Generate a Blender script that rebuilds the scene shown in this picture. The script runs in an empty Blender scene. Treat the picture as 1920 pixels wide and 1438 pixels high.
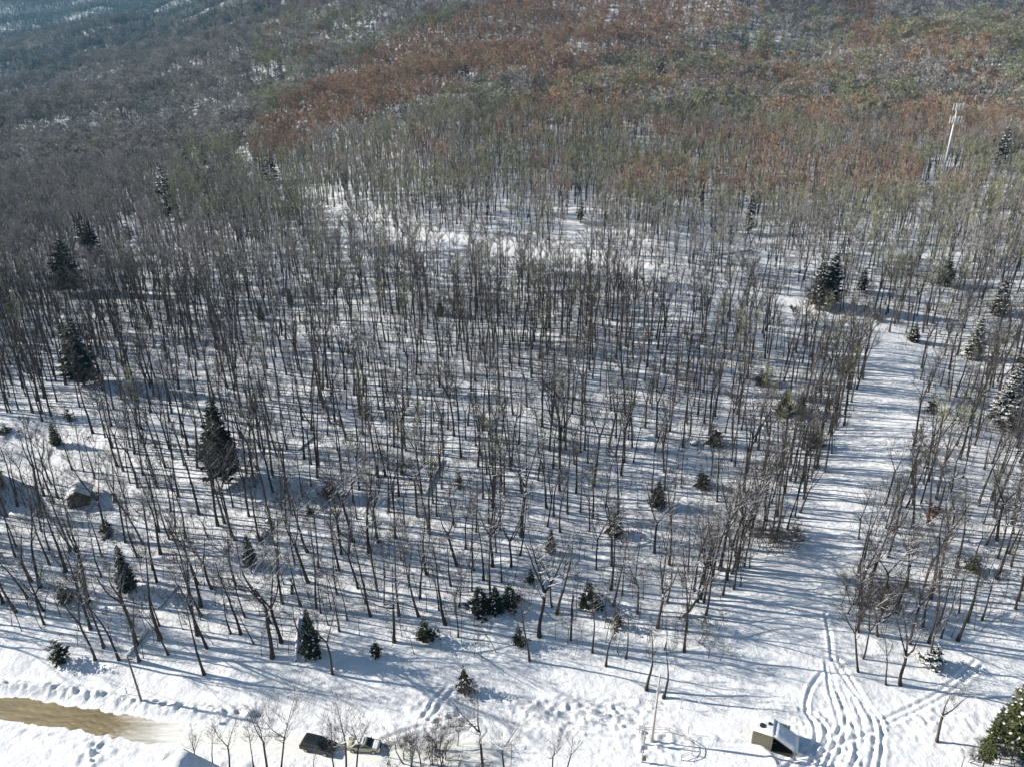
import bpy, math, random
import numpy as np
from mathutils import Vector, Matrix
R = math.radians
random.seed(11); rng = np.random.default_rng(11)
S = bpy.context.scene

# ------------------------------------------------------------------ camera, world, sun, exposure
PITCH = 22.0; CAMZ = 82.0; F = 1300.0
cd = bpy.data.cameras.new('camera'); cam = bpy.data.objects.new('camera', cd)
S.collection.objects.link(cam); S.camera = cam
cam.location = (0, 0, CAMZ); cam.rotation_euler = (R(90 - PITCH), 0, 0)
cd.sensor_width = 36; cd.lens = 36 * F / 1920; cd.clip_start = 1; cd.clip_end = 9000

SUN_EL = 27.0; SH = Vector((1.0, -0.17, 0)).normalized()        # direction in which shadows fall on the ground
to_sun = Vector((-SH.x * math.cos(R(SUN_EL)), -SH.y * math.cos(R(SUN_EL)), math.sin(R(SUN_EL))))
w = bpy.data.worlds.new('World'); S.world = w; w.use_nodes = True
nt = w.node_tree; bg = nt.nodes['Background']
sky = nt.nodes.new('ShaderNodeTexSky'); sky.sky_type = 'NISHITA'; sky.sun_disc = False
sky.sun_elevation = R(SUN_EL); sky.sun_rotation = math.atan2(to_sun.x, to_sun.y)
sky.air_density = 1.0; sky.dust_density = 0.3; sky.ozone_density = 2.4
nt.links.new(sky.outputs[0], bg.inputs[0]); bg.inputs[1].default_value = 0.06
sl = bpy.data.lights.new('sun', 'SUN'); sl.energy = 5.0; sl.angle = R(0.5); sl.color = (1.0, 0.95, 0.87)
so = bpy.data.objects.new('sun', sl); S.collection.objects.link(so)
so.rotation_euler = to_sun.to_track_quat('Z', 'Y').to_euler(); so.location = (-80, 40, 200)
S.view_settings.view_transform = 'Standard'; S.view_settings.look = 'None'
S.view_settings.exposure = 0.8; S.view_settings.gamma = 1
S.view_settings.use_curve_mapping = False
S.cycles.max_bounces = 4; S.cycles.diffuse_bounces = 2; S.cycles.glossy_bounces = 2
S.cycles.volume_bounces = 0

COL = S.collection
# ------------------------------------------------------------------ noise and terrain
def hsh(ix, iy, seed):
    n = (ix * 374761393 + iy * 668265263 + seed * 974634777) & 0xffffffff
    n = ((n ^ (n >> 13)) * 1274126177) & 0xffffffff
    return ((n ^ (n >> 16)) & 0xffff) / 65535.0
def vnoise(x, y, seed=0):
    x = np.asarray(x, float); y = np.asarray(y, float)
    ix = np.floor(x).astype(np.int64); iy = np.floor(y).astype(np.int64)
    fx = x - ix; fy = y - iy; fx = fx * fx * (3 - 2 * fx); fy = fy * fy * (3 - 2 * fy)
    a = hsh(ix, iy, seed); b = hsh(ix + 1, iy, seed); c = hsh(ix, iy + 1, seed); d = hsh(ix + 1, iy + 1, seed)
    return (a + (b - a) * fx) * (1 - fy) + (c + (d - c) * fx) * fy
def sstep(a, b, x):
    t = np.clip((x - a) / (b - a), 0, 1); return t * t * (3 - 2 * t)

KR = [(-400, -6), (40, -1.2), (79, 0), (86, 2.2), (100, 5), (150, 15), (240, 32), (320, 47), (480, 78), (650, 106), (800, 150), (1000, 225), (1300, 340), (2000, 470), (4600, 560)]
KL = [(-400, -6), (40, -1.2), (79, 0), (86, 2.0), (100, 5), (150, 15), (200, 21), (300, 28), (450, 37), (800, 58), (1150, 92), (1600, 168), (2000, 212), (2500, 320), (3300, 560), (4600, 760)]
TY = np.arange(-400, 4600, 4.0)
def tab(K):
    z = np.interp(TY, [k[0] for k in K], [k[1] for k in K]); out = z.copy()
    for n, lo in ((3, -400), (9, 110), (25, 300), (45, 800)):
        k = np.hanning(n + 2)[1:-1]; k /= k.sum()
        sm = np.convolve(np.pad(z, n // 2, mode='edge'), k, 'valid')[:len(z)]
        m = TY > lo; out[m] = sm[m]
    return out
TR, TL = tab(KR), tab(KL)
def base_h(X, Y):
    X = np.asarray(X, float); Y = np.asarray(Y, float)
    s = X / np.maximum(Y, 60)
    q_ = np.clip((s + .74) / .74, 0, 1); q_ = 1.5 * q_ - .5 * q_ ** 3 if False else q_
    t = .5 * q_ + .5 * sstep(-0.62, -0.08, s + 0.05 * (vnoise(Y / 170, X / 260, 3) - .5))
    z = np.interp(Y, TY, TR) * t + np.interp(Y, TY, TL) * (1 - t)
    k = np.clip((Y - 84) / 40, 0, 1)
    k2 = np.clip((Y - 250) / 500, 0, 1)
    z = z + k * 3.4 * (vnoise(X / 46, Y / 30, 5) - .5) + k * 1.4 * (vnoise(X / 17, Y / 12, 6) - .5)
    z = z + k2 * 34 * (vnoise(X / 210, Y / 160, 8) - .5) + k2 * 17 * (vnoise(X / 80, Y / 60, 9) - .5)
    return z
def ray(px, py):
    u = (px - 960) / F; v = (719 - py) / F; c, s = math.cos(R(PITCH)), math.sin(R(PITCH))
    return np.array([u, c + v * s, -s + v * c])
def project(X, Y, Z):
    c, s = math.cos(R(PITCH)), math.sin(R(PITCH)); Z = np.asarray(Z) - CAMZ
    d = np.maximum(Y * c - Z * s, 1e-3)
    return 960 + F * X / d, 719 - F * (Y * s + Z * c) / d
def hit(px, py, hf=base_h):
    d = ray(px, py); d = d / d[1]
    Ys = np.concatenate([np.arange(25, 420, 0.5), np.arange(420, 4500, 3.0)])
    g = CAMZ + d[2] * Ys - hf(d[0] * Ys, Ys)
    i = np.argmax(g < 0)
    if g[i] >= 0: return None
    if i == 0: return (d[0] * Ys[0], Ys[0])
    f = g[i - 1] / (g[i - 1] - g[i]); y = Ys[i - 1] + f * (Ys[i] - Ys[i - 1])
    return (float(d[0] * y), float(y))
def world_line(pts): return [p for p in (hit(*q) for q in pts) if p]
def seg_dist(X, Y, line):
    best = np.full(np.shape(X), 1e9); par = np.zeros(np.shape(X)); acc = 0; side = np.zeros(np.shape(X))
    for (ax, ay), (bx, by) in zip(line[:-1], line[1:]):
        dx, dy = bx - ax, by - ay; L = math.hypot(dx, dy) + 1e-9
        t = np.clip(((X - ax) * dx + (Y - ay) * dy) / (L * L), 0, 1)
        d = np.hypot(X - ax - t * dx, Y - ay - t * dy)
        sd = np.sign((Y - ay) * dx - (X - ax) * dy)
        m = d < best; best = np.where(m, d, best); par = np.where(m, acc + t * L, par); side = np.where(m, sd, side); acc += L
    return best, par, side
def smooth_line(pts, n=6):
    out = []
    P = [pts[0]] + list(pts) + [pts[-1]]
    for i in range(1, len(P) - 2):
        p0, p1, p2, p3 = [np.array(P[i + k], float) for k in (-1, 0, 1, 2)]
        for j in range(n):
            t = j / n
            out.append(tuple(.5 * ((2 * p1) + (-p0 + p2) * t + (2 * p0 - 5 * p1 + 4 * p2 - p3) * t * t + (-p0 + 3 * p1 - 3 * p2 + p3) * t ** 3)))
    out.append(tuple(pts[-1])); return out

ROAD = smooth_line(world_line([(-150, 1312), (0, 1325), (100, 1338), (200, 1357), (290, 1373), (420, 1388), (600, 1402), (900, 1412), (1180, 1422), (1400, 1436)]), 6)
BANK = smooth_line(world_line([(-60, 1278), (60, 1287), (160, 1302), (270, 1322), (390, 1334), (470, 1341)]), 4)
FORESTROAD = smooth_line(world_line([(590, 400), (660, 425), (760, 442), (900, 458), (1010, 482), (1120, 500), (1240, 512), (1340, 548), (1480, 572), (1590, 612), (1640, 640)]), 4)
TRACKS = [smooth_line(world_line(p), 5) for p in (
    [(1562, 1236), (1585, 1275), (1612, 1312), (1634, 1345), (1640, 1390), (1630, 1445)],
    [(1572, 1236), (1598, 1278), (1622, 1315), (1648, 1350), (1655, 1395), (1648, 1445)],
    [(1556, 1240), (1566, 1290), (1580, 1330), (1585, 1370), (1560, 1445)],
    [(1549, 1240), (1556, 1290), (1568, 1330), (1574, 1365), (1545, 1445)],
    [(1540, 1262), (1520, 1290), (1512, 1330), (1530, 1370), (1520, 1445)],
    [(1572, 1300), (1592, 1345), (1606, 1380), (1600, 1445)],
    [(1500, 1330), (1535, 1345), (1550, 1380), (1530, 1445)],
    [(1600, 1310), (1618, 1360), (1615, 1400), (1590, 1445)],
    [(1660, 1348), (1720, 1320), (1760, 1298), (1830, 1240)],
    [(1665, 1356), (1728, 1328), (1770, 1304), (1840, 1248)],
    [(1100, 1372), (1220, 1380), (1330, 1392), (1480, 1404), (1600, 1430)],
    [(1100, 1380), (1220, 1390), (1330, 1401), (1480, 1413), (1590, 1440)],
    [(1560, 1236), (1556, 1190), (1548, 1150)], [(1500, 1445), (1560, 1400), (1640, 1370)],
    [(1470, 1445), (1510, 1410), (1570, 1375), (1590, 1340)], [(790, 1345), (815, 1310), (835, 1290)], [(805, 1350), (830, 1316), (850, 1292)],
    [(720, 1400), (790, 1392), (900, 1400), (1100, 1412)], [(720, 1384), (780, 1366), (860, 1340)])]

def height(X, Y, fine=True):
    X = np.asarray(X, float); Y = np.asarray(Y, float)
    z = base_h(X, Y)
    near = (Y < 140)
    if np.any(near):
        Xn, Yn = X[near] if X.ndim else X, Y[near] if Y.ndim else Y
        zn = z[near] if z.ndim else z
        d, par, side = seg_dist(Xn, Yn, ROAD)
        flat = -0.12 + 0 * Xn
        k = 1 - sstep(3.0, 6.5, d)
        zn = zn * (1 - k) + flat * k
        # ploughed bank beside the road
        b, bp, _ = seg_dist(Xn, Yn, BANK)
        lump = vnoise(bp / .75, d / .9, 21) * .8 + vnoise(bp / .35, d / .4, 22) * .4
        zn = zn + np.exp(-(b / 1.0) ** 2) * (.25 + 1.0 * lump) * sstep(0, 4, bp)
        edge = np.exp(-((d - 3.6) / .7) ** 2)
        zn = zn + edge * (.12 + .35 * vnoise(par / .9, d, 23))
        nz = k * 0 + 1
        zn = zn + (1 - k) * (.26 * (vnoise(Xn / 3.1, Yn / 2.6, 31) - .5) + .07 * (vnoise(Xn / 1.1, Yn / 1.0, 32) - .5))
        # churned snow right of the pole and by the thickets
        for cx, cy, rx, ry, a in CHURN:
            m = np.exp(-((Xn - cx) / rx) ** 2 - ((Yn - cy) / ry) ** 2)
            zn = zn + a * m * (vnoise(Xn / .6, Yn / .6, 33) ** 2 - .2)
        for line in TRACKS:
            x0 = min(p[0] for p in line) - 2; x1 = max(p[0] for p in line) + 2
            m = (Xn > x0) & (Xn < x1)
            if not np.any(m): continue
            dd = np.full(Xn.shape, 9.); q, _, _ = seg_dist(Xn[m], Yn[m], line); dd[m] = q
            zn = zn - .17 * np.exp(-(dd / .24) ** 2) + .09 * np.exp(-((dd - .55) / .22) ** 2)
        if z.ndim: z = z.copy(); z[near] = zn
        else: z = zn
    # bench of the forest road cut in the slope
    return z
CHURN = []
for px, py, rx, ry, a in ((1120, 1340, 9, 3, .5), (1040, 1330, 7, 3, .35), (1225, 1400, 5, 3, .5), (170, 1418, 1.6, 2.2, 1.3), (1570, 1390, 7, 6, .35), (820, 1330, 8, 5, .3), (1760, 1350, 8, 4, .3)):
    h_ = hit(px, py); CHURN.append((h_[0], h_[1], rx, ry, a))
def H(x, y): return float(height(np.array([x]), np.array([y]))[0])
def place(px, py):
    h_ = hit(px, py, lambda a, b: height(a, b)); return (h_[0], h_[1], H(*h_))

# ------------------------------------------------------------------ materials
def mat(name):
    m = bpy.data.materials.new(name); m.use_nodes = True
    return m, m.node_tree.nodes, m.node_tree.links, m.node_tree.nodes['Principled BSDF']
def simple(name, col, rough=.7, metal=0, var=.25, scale=3.0, bump=0):
    m, n, l, b = mat(name)
    tc = n.new('ShaderNodeTexCoord'); nz = n.new('ShaderNodeTexNoise'); nz.inputs['Scale'].default_value = scale; nz.inputs['Detail'].default_value = 5
    l.new(tc.outputs['Object'], nz.inputs['Vector'])
    cr = n.new('ShaderNodeValToRGB')
    cr.color_ramp.elements[0].position = .3; cr.color_ramp.elements[1].position = .7
    cr.color_ramp.elements[0].color = [c * (1 - var) for c in col] + [1]; cr.color_ramp.elements[1].color = [min(1, c * (1 + var)) for c in col] + [1]
    l.new(nz.outputs[0], cr.inputs[0]); l.new(cr.outputs[0], b.inputs['Base Color'])
    b.inputs['Roughness'].default_value = rough; b.inputs['Metallic'].default_value = metal
    if bump:
        bp = n.new('ShaderNodeBump'); bp.inputs['Strength'].default_value = bump; bp.inputs['Distance'].default_value = .05
        l.new(nz.outputs[0], bp.inputs['Height']); l.new(bp.outputs[0], b.inputs['Normal'])
    return m
def snow_mat(name, ground=False):
    m, n, l, b = mat(name)
    tc = n.new('ShaderNodeTexCoord')
    nz = n.new('ShaderNodeTexNoise'); nz.inputs['Scale'].default_value = .35 if ground else 2; nz.inputs['Detail'].default_value = 8; nz.inputs['Roughness'].default_value = .62
    l.new(tc.outputs['Object'], nz.inputs['Vector'])
    cr = n.new('ShaderNodeValToRGB'); cr.color_ramp.elements[0].position = .25; cr.color_ramp.elements[1].position = .6
    cr.color_ramp.elements[0].color = (.72, .72, .725, 1); cr.color_ramp.elements[1].color = (.86, .86, .86, 1)
    l.new(nz.outputs[0], cr.inputs[0]); src = cr.outputs[0]
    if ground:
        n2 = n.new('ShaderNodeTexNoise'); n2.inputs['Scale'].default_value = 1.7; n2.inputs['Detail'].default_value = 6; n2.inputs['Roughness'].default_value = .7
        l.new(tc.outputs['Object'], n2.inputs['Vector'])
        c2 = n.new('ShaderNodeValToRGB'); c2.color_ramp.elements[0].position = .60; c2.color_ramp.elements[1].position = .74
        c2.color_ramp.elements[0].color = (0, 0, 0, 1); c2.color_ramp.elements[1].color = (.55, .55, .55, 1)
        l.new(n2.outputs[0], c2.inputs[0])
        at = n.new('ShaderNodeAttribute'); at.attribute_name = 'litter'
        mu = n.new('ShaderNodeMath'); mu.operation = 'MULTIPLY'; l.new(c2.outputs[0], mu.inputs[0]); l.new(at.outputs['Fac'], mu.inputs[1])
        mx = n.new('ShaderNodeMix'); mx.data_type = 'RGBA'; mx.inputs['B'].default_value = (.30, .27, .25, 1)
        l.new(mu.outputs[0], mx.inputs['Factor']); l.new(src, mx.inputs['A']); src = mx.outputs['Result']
    l.new(src, b.inputs['Base Color']); b.inputs['Roughness'].default_value = .75
    b.inputs['Specular IOR Level'].default_value = .3
    bp = n.new('ShaderNodeBump'); bp.inputs['Strength'].default_value = .7; bp.inputs['Distance'].default_value = .32 if ground else .1
    n3 = n.new('ShaderNodeTexNoise'); n3.inputs['Scale'].default_value = 1.1; n3.inputs['Detail'].default_value = 7; n3.inputs['Roughness'].default_value = .6
    l.new(tc.outputs['Object'], n3.inputs['Vector']); l.new(n3.outputs[0], bp.inputs['Height']); l.new(bp.outputs[0], b.inputs['Normal'])
    return m
def bark_mat(name, c1, c2, snow=.0, thr=.45):
    """bark coloured per tree; settled snow only on faces that look up"""
    m, n, l, b = mat(name)
    oi = n.new('ShaderNodeObjectInfo'); cr = n.new('ShaderNodeValToRGB')
    cr.color_ramp.elements[0].color = c1 + (1,); cr.color_ramp.elements[1].color = c2 + (1,)
    l.new(oi.outputs['Random'], cr.inputs[0]); src = cr.outputs[0]
    if snow > 0:
        g = n.new('ShaderNodeNewGeometry'); sp = n.new('ShaderNodeSeparateXYZ'); l.new(g.outputs['Normal'], sp.inputs[0])
        nz = n.new('ShaderNodeTexNoise'); nz.inputs['Scale'].default_value = .9; tc = n.new('ShaderNodeTexCoord'); l.new(tc.outputs['Object'], nz.inputs['Vector'])
        a = n.new('ShaderNodeMath'); a.operation = 'MULTIPLY_ADD'; l.new(nz.outputs[0], a.inputs[0]); a.inputs[1].default_value = .9; l.new(sp.outputs[2], a.inputs[2])
        t = n.new('ShaderNodeMath'); t.operation = 'GREATER_THAN'; l.new(a.outputs[0], t.inputs[0]); t.inputs[1].default_value = thr + .45
        q = n.new('ShaderNodeMath'); q.operation = 'MULTIPLY'; l.new(t.outputs[0], q.inputs[0]); q.inputs[1].default_value = snow
        mx = n.new('ShaderNodeMix'); mx.data_type = 'RGBA'; mx.inputs['B'].default_value = (.8, .8, .82, 1)
        l.new(q.outputs[0], mx.inputs['Factor']); l.new(src, mx.inputs['A']); src = mx.outputs['Result']
    l.new(src, b.inputs['Base Color']); b.inputs['Roughness'].default_value = .9; b.inputs['Specular IOR Level'].default_value = .2
    return m
M = {}
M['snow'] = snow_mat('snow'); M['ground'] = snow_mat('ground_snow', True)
M['bark'] = bark_mat('bark', (.035, .028, .023), (.085, .072, .062), .8, .72)
M['limb'] = bark_mat('limb', (.035, .028, .023), (.085, .072, .062), .8, .5)
M['twig'] = bark_mat('twig', (.05, .042, .036), (.11, .095, .085))
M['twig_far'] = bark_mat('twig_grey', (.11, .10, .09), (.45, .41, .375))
M['twig_russet'] = bark_mat('twig_russet', (.19, .115, .075), (.46, .31, .205))
M['twig_olive'] = bark_mat('twig_olive', (.13, .135, .065), (.36, .36, .20))
M['snowy_twig'] = simple('snowy_twig', (.72, .73, .75), .8)
M['needle'] = bark_mat('needle', (.018, .021, .012), (.036, .040, .021))
M['needle_yellow'] = bark_mat('needle_yellow', (.055, .066, .024), (.10, .105, .04))
M['needle_hazed'] = bark_mat('needle_hazed', (.03, .075, .07), (.06, .13, .12))  # far needles tinted so their colour carries the blue of distant haze
M['deadleaf'] = bark_mat('dead_leaf', (.16, .07, .035), (.25, .12, .06))
M['wood'] = simple('weathered_wood', (.16, .15, .10), .8, 0, .3, 2.5, .4)
M['pole'] = simple('pole_wood', (.46, .42, .37), .8, 0, .2, 2, .2)
M['darkpole'] = simple('dark_pole_wood', (.17, .14, .12), .8, 0, .2, 2, .2)
M['metal'] = simple('galvanised_steel', (.48, .49, .49), .5, .3, .08)
M['antenna'] = simple('antenna_shell', (.6, .6, .58), .5, 0, .06)
M['dark'] = simple('painted_shade', (.02, .018, .016), .9)  # near-black that stands in for shade in the hut's hollows
M['glass'] = simple('dark_glass', (.015, .018, .02), .08, 0, .1)
M['paint_dark'] = simple('dark_paint', (.018, .019, .022), .28, 0, .1)
M['paint_beige'] = simple('beige_paint', (.42, .39, .27), .35, 0, .06)
M['tyre'] = simple('tyre_rubber', (.02, .02, .02), .9)
M['rim'] = simple('wheel_rim', (.35, .35, .36), .35, .8, .1)
M['lamp'] = simple('lamp_lens', (.7, .65, .6), .2)
M['red'] = simple('red_lens', (.35, .02, .02), .3)
M['wall_grey'] = simple('grey_siding', (.30, .31, .33), .8, 0, .12, 1.5)
M['wall_brown'] = simple('brown_boards', (.075, .06, .035), .85, 0, .3, 1.5)
M['stone'] = simple('boulder_stone', (.14, .13, .12), .9, 0, .3, 1.2, .6)
M['wire'] = simple('wire', (.45, .45, .45), .5, .3)

# ------------------------------------------------------------------ mesh helpers
class MB:
    def __init__(s): s.v = []; s.f = []; s.m = []
    def quadbox(s, lo, hi, mi=0, rz=0, off=(0, 0, 0), taper=1.0):
        b = len(s.v); c, sn = math.cos(rz), math.sin(rz)
        cx, cy = (lo[0] + hi[0]) / 2, (lo[1] + hi[1]) / 2
        for z in (lo[2], hi[2]):
            k = 1 if z == lo[2] else taper
            for x, y in ((lo[0], lo[1]), (hi[0], lo[1]), (hi[0], hi[1]), (lo[0], hi[1])):
                x = cx + (x - cx) * k; y = cy + (y - cy) * k
                s.v.append((off[0] + x * c - y * sn, off[1] + x * sn + y * c, off[2] + z))
        for f in ((3, 2, 1, 0), (4, 5, 6, 7), (0, 1, 5, 4), (1, 2, 6, 5), (2, 3, 7, 6), (3, 0, 4, 7)):
            s.f.append(tuple(b + i for i in f)); s.m.append(mi)
        return s
    def tube(s, pts, rad, sides=5, mi=0, cap=True):
        b = len(s.v); n = len(pts); P = [Vector(p) for p in pts]
        for i, p in enumerate(P):
            d = (P[min(i + 1, n - 1)] - P[max(i - 1, 0)]).normalized()
            a = d.cross(Vector((.31, .95, .05)) if abs(d.z) > .9 else Vector((0, 0, 1))).normalized(); c = d.cross(a)
            for k in range(sides):
                t = 2 * math.pi * k / sides
                s.v.append(tuple(p + (a * math.cos(t) + c * math.sin(t)) * rad[i]))
        for i in range(n - 1):
            for k in range(sides):
                k2 = (k + 1) % sides
                s.f.append((b + i * sides + k, b + i * sides + k2, b + (i + 1) * sides + k2, b + (i + 1) * sides + k)); s.m.append(mi)
        if cap:
            s.f.append(tuple(b + (n - 1) * sides + k for k in range(sides))); s.m.append(mi)
            s.f.append(tuple(b + k for k in range(sides))[::-1]); s.m.append(mi)
        return s
    def tri(s, a, b, c, mi=0):
        i = len(s.v); s.v += [tuple(a), tuple(b), tuple(c)]; s.f.append((i, i + 1, i + 2)); s.m.append(mi)
    def poly(s, pts, mi=0):
        i = len(s.v); s.v += [tuple(p) for p in pts]; s.f.append(tuple(range(i, i + len(pts)))); s.m.append(mi)
    def mesh(s, name, mats, smooth=False):
        me = bpy.data.meshes.new(name); me.from_pydata(s.v, [], s.f)
        for m in (mats if isinstance(mats, (list, tuple)) else [mats]): me.materials.append(m)
        if len(me.materials) > 1: me.polygons.foreach_set('material_index', s.m)
        if smooth: me.polygons.foreach_set('use_smooth', [True] * len(me.polygons))
        me.update(); return me
    def build(s, name, mats, parent=None, smooth=False, bevel=0):
        o = bpy.data.objects.new(name, s.mesh(name, mats, smooth)); COL.objects.link(o)
        if parent: o.parent = parent
        if bevel:
            md = o.modifiers.new('bevel', 'BEVEL'); md.width = bevel; md.segments = 2; md.limit_method = 'ANGLE'
        return o
def obj(name, me, parent=None):
    o = bpy.data.objects.new(name, me); COL.objects.link(o)
    if parent: o.parent = parent
    return o
def tag(o, label=None, cat=None, group=None, kind=None):
    if label: o['label'] = label
    if cat: o['category'] = cat
    if group: o['group'] = group
    if kind: o['kind'] = kind
    return o
def thing(name, label, cat, loc, rz=0, group=None):
    o = bpy.data.objects.new(name, None); COL.objects.link(o); o.location = loc; o.rotation_euler = (0, 0, rz)
    o.empty_display_size = .5
    return tag(o, label, cat, group)

# ------------------------------------------------------------------ ground sheet
def in_poly(px, py, poly):
    px = np.asarray(px); py = np.asarray(py); r = np.zeros(px.shape, bool); n = len(poly)
    for i in range(n):
        x1, y1 = poly[i]; x2, y2 = poly[(i + 1) % n]
        c = ((y1 > py) != (y2 > py)) & (px < (x2 - x1) * (py - y1) / (y2 - y1 + 1e-9) + x1)
        r ^= c
    return r
TRAIL_PX = [(1150, 1330), (1262, 1290), (1310, 1180), (1360, 1115), (1430, 1070), (1500, 950), (1560, 860), (1606, 770), (1622, 690), (1595, 625), (1640, 605), (1700, 650), (1718, 720), (1712, 800), (1690, 880), (1640, 960), (1605, 1050), (1590, 1150), (1605, 1270), (1700, 1300), (1920, 1250), (2100, 1300), (2100, 1600), (1100, 1600)]
TRAIL = world_line([q for q in TRAIL_PX if q[1] < 1580]) 
TRAIL = TRAIL[:-1] + [(90, 70), (90, 45), (15, 45)] if False else TRAIL
def ground_xy(poly): return [hit(*p) for p in poly]
OPEN = [  # places without trees, as outlines on the ground
    [(x, y) for x, y in ground_xy([(1150, 1335), (1262, 1290), (1310, 1180), (1360, 1115), (1430, 1070), (1500, 950), (1560, 860), (1606, 770), (1624, 700), (1606, 650), (1560, 622), (1480, 592), (1400, 566), (1330, 552), (1330, 540), (1420, 552), (1510, 574), (1600, 600), (1670, 625), (1706, 668), (1720, 720), (1712, 800), (1690, 880), (1640, 960), (1605, 1050), (1590, 1150), (1605, 1270), (1640, 1300), (1640, 1430), (1150, 1430)])],
    [(x, y) for x, y in ground_xy([(-400, 1190), (0, 1195), (100, 1222), (200, 1245), (380, 1272), (620, 1275), (880, 1295), (1080, 1300), (1244, 1312), (1250, 1436), (-400, 1436)])],
    [(x, y) for x, y in ground_xy([(1600, 1262), (1690, 1290), (1730, 1215), (1920, 1170), (2300, 1150), (2300, 1436), (1600, 1436)])],
    [(x, y) for x, y in ground_xy([(-200, 775), (60, 780), (95, 810), (85, 870), (60, 915), (-200, 925)])],
    [(x, y) for x, y in ground_xy([(445, 298), (470, 300), (480, 330), (500, 350), (470, 345), (440, 318)])],
    [(x, y) for x, y in ground_xy([(360, 230), (400, 216), (485, 210), (490, 224), (430, 232), (370, 240)])],
    [(x, y) for x, y in ground_xy([(-60, 112), (0, 103), (120, 79), (235, 54), (238, 62), (120, 88), (0, 113), (-60, 124)])],
    [(x, y) for x, y in ground_xy([(318, 52), (360, 30), (410, 12), (425, 16), (370, 42), (328, 60)])],
    [(x, y) for x, y in ground_xy([(238, 54), (320, 34), (450, 6), (452, 14), (330, 42), (240, 62)])],
    [(x, y) for x, y in ground_xy([(600, 398), (640, 392), (670, 410), (700, 430), (660, 440), (610, 425)])],
]
TOWERPAD = ground_xy([(1735, 345), (1790, 342), (1800, 366), (1790, 380), (1735, 384), (1725, 362)])
def openness(X, Y):
    r = np.zeros(np.shape(X), bool)
    for p in OPEN: r |= in_poly(X, Y, p) & ((Y < 900) | (vnoise(X / 14, Y / 14, 77) > .42))
    d, _, _ = seg_dist(X, Y, FORESTROAD); r |= d < 3.4; r |= in_poly(X, Y, TOWERPAD)
    r |= np.asarray(Y) < 84
    return r

rows = [-300, -200, -120, -60, -20, 10, 25, 35, 42, 48]
y = 50.0
while y < 60: rows.append(y); y += 1
while y < 86: rows.append(y); y += .17
while y < 140: rows.append(y); y += .4
while y < 700: rows.append(y); y *= 1.011
while y < 4400: rows.append(y); y *= 1.025
rows.append(4500)
rows = np.array(rows)
cs = list(np.arange(-2.2, -.66, .04)) + list(np.arange(-.66, .24, .0024)) + list(np.arange(.24, .40, .0013)) + list(np.arange(.40, .66, .0024)) + list(np.arange(.66, 2.2, .04))
cs = np.array(cs)
GX = cs[None, :] * np.maximum(rows + 40, 80)[:, None]; GY = np.repeat(rows[:, None], len(cs), 1)
GZ = height(GX.ravel(), GY.ravel())
co = np.stack([GX.ravel(), GY.ravel(), GZ], 1)
nr, nc = GX.shape
idx = np.arange(nr * nc).reshape(nr, nc)
q = np.stack([idx[:-1, :-1], idx[:-1, 1:], idx[1:, 1:], idx[1:, :-1]], -1).reshape(-1, 4)
me = bpy.data.meshes.new('snowy_ground')
me.vertices.add(len(co)); me.vertices.foreach_set('co', co.ravel())
me.loops.add(q.size); me.loops.foreach_set('vertex_index', q.ravel())
me.polygons.add(len(q)); me.polygons.foreach_set('loop_start', np.arange(0, q.size, 4)); me.polygons.foreach_set('loop_total', np.full(len(q), 4))
me.polygons.foreach_set('use_smooth', np.ones(len(q), bool))
me.materials.append(M['ground']); me.update(); me.validate()
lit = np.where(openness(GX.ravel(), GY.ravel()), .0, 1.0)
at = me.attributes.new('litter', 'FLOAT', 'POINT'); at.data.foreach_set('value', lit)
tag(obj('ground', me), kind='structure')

# the muddy road
def strip(line, wl, wr, dz, n, seed):
    b = MB(); L = line; m = len(L)
    for i in range(m):
        p = np.array(L[i]); d = np.array(L[min(i + 1, m - 1)]) - np.array(L[max(i - 1, 0)]); d /= np.linalg.norm(d); nn = np.array([-d[1], d[0]])
        a = wl * (1 + .35 * (float(vnoise(i * .12, 0, seed)) - .5)); c = wr * (1 + .35 * (float(vnoise(i * .12, 7, seed)) - .5))
        for k in range(n + 1):
            t = k / n; q = p + nn * (-a + (a + c) * t)
            e = min(1, 4 * min(t, 1 - t))
            b.v.append((q[0], q[1], - .03 + (dz + .03) * e + .02 * (1 - abs(2 * t - 1)) - .05 * (math.exp(-((t - .28) / .05) ** 2) + math.exp(-((t - .5) / .05) ** 2) + math.exp(-((t - .74) / .05) ** 2)) + .03 * (float(vnoise(q[0] / .5, q[1] / .25, 44)) - .5)))
    V_ = np.array(b.v); V_[:, 2] += height(V_[:, 0], V_[:, 1]); b.v = [tuple(v_) for v_ in V_]
    for i in range(m - 1):
        for k in range(n):
            a = i * (n + 1) + k; b.f.append((a, a + 1, a + n + 2, a + n + 1)); b.m.append(0)
    return b
m, n, l, bs = mat('muddy_slush')
tc = n.new('ShaderNodeTexCoord'); mp = n.new('ShaderNodeMapping'); mp.inputs['Rotation'].default_value = (0, 0, R(12)); mp.inputs['Scale'].default_value = (.12, 1.3, 1)
l.new(tc.outputs['Object'], mp.inputs[0]); nz = n.new('ShaderNodeTexNoise'); nz.inputs['Scale'].default_value = 1.2; nz.inputs['Detail'].default_value = 8; l.new(mp.outputs[0], nz.inputs['Vector'])
cr = n.new('ShaderNodeValToRGB'); cr.color_ramp.elements[0].position = .3; cr.color_ramp.elements[1].position = .72
cr.color_ramp.elements[0].color = (.13, .095, .04, 1); cr.color_ramp.elements[1].color = (.27, .21, .10, 1)
l.new(nz.outputs[0], cr.inputs[0])
sp = n.new('ShaderNodeSeparateXYZ'); l.new(tc.outputs['Object'], sp.inputs[0])
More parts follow.
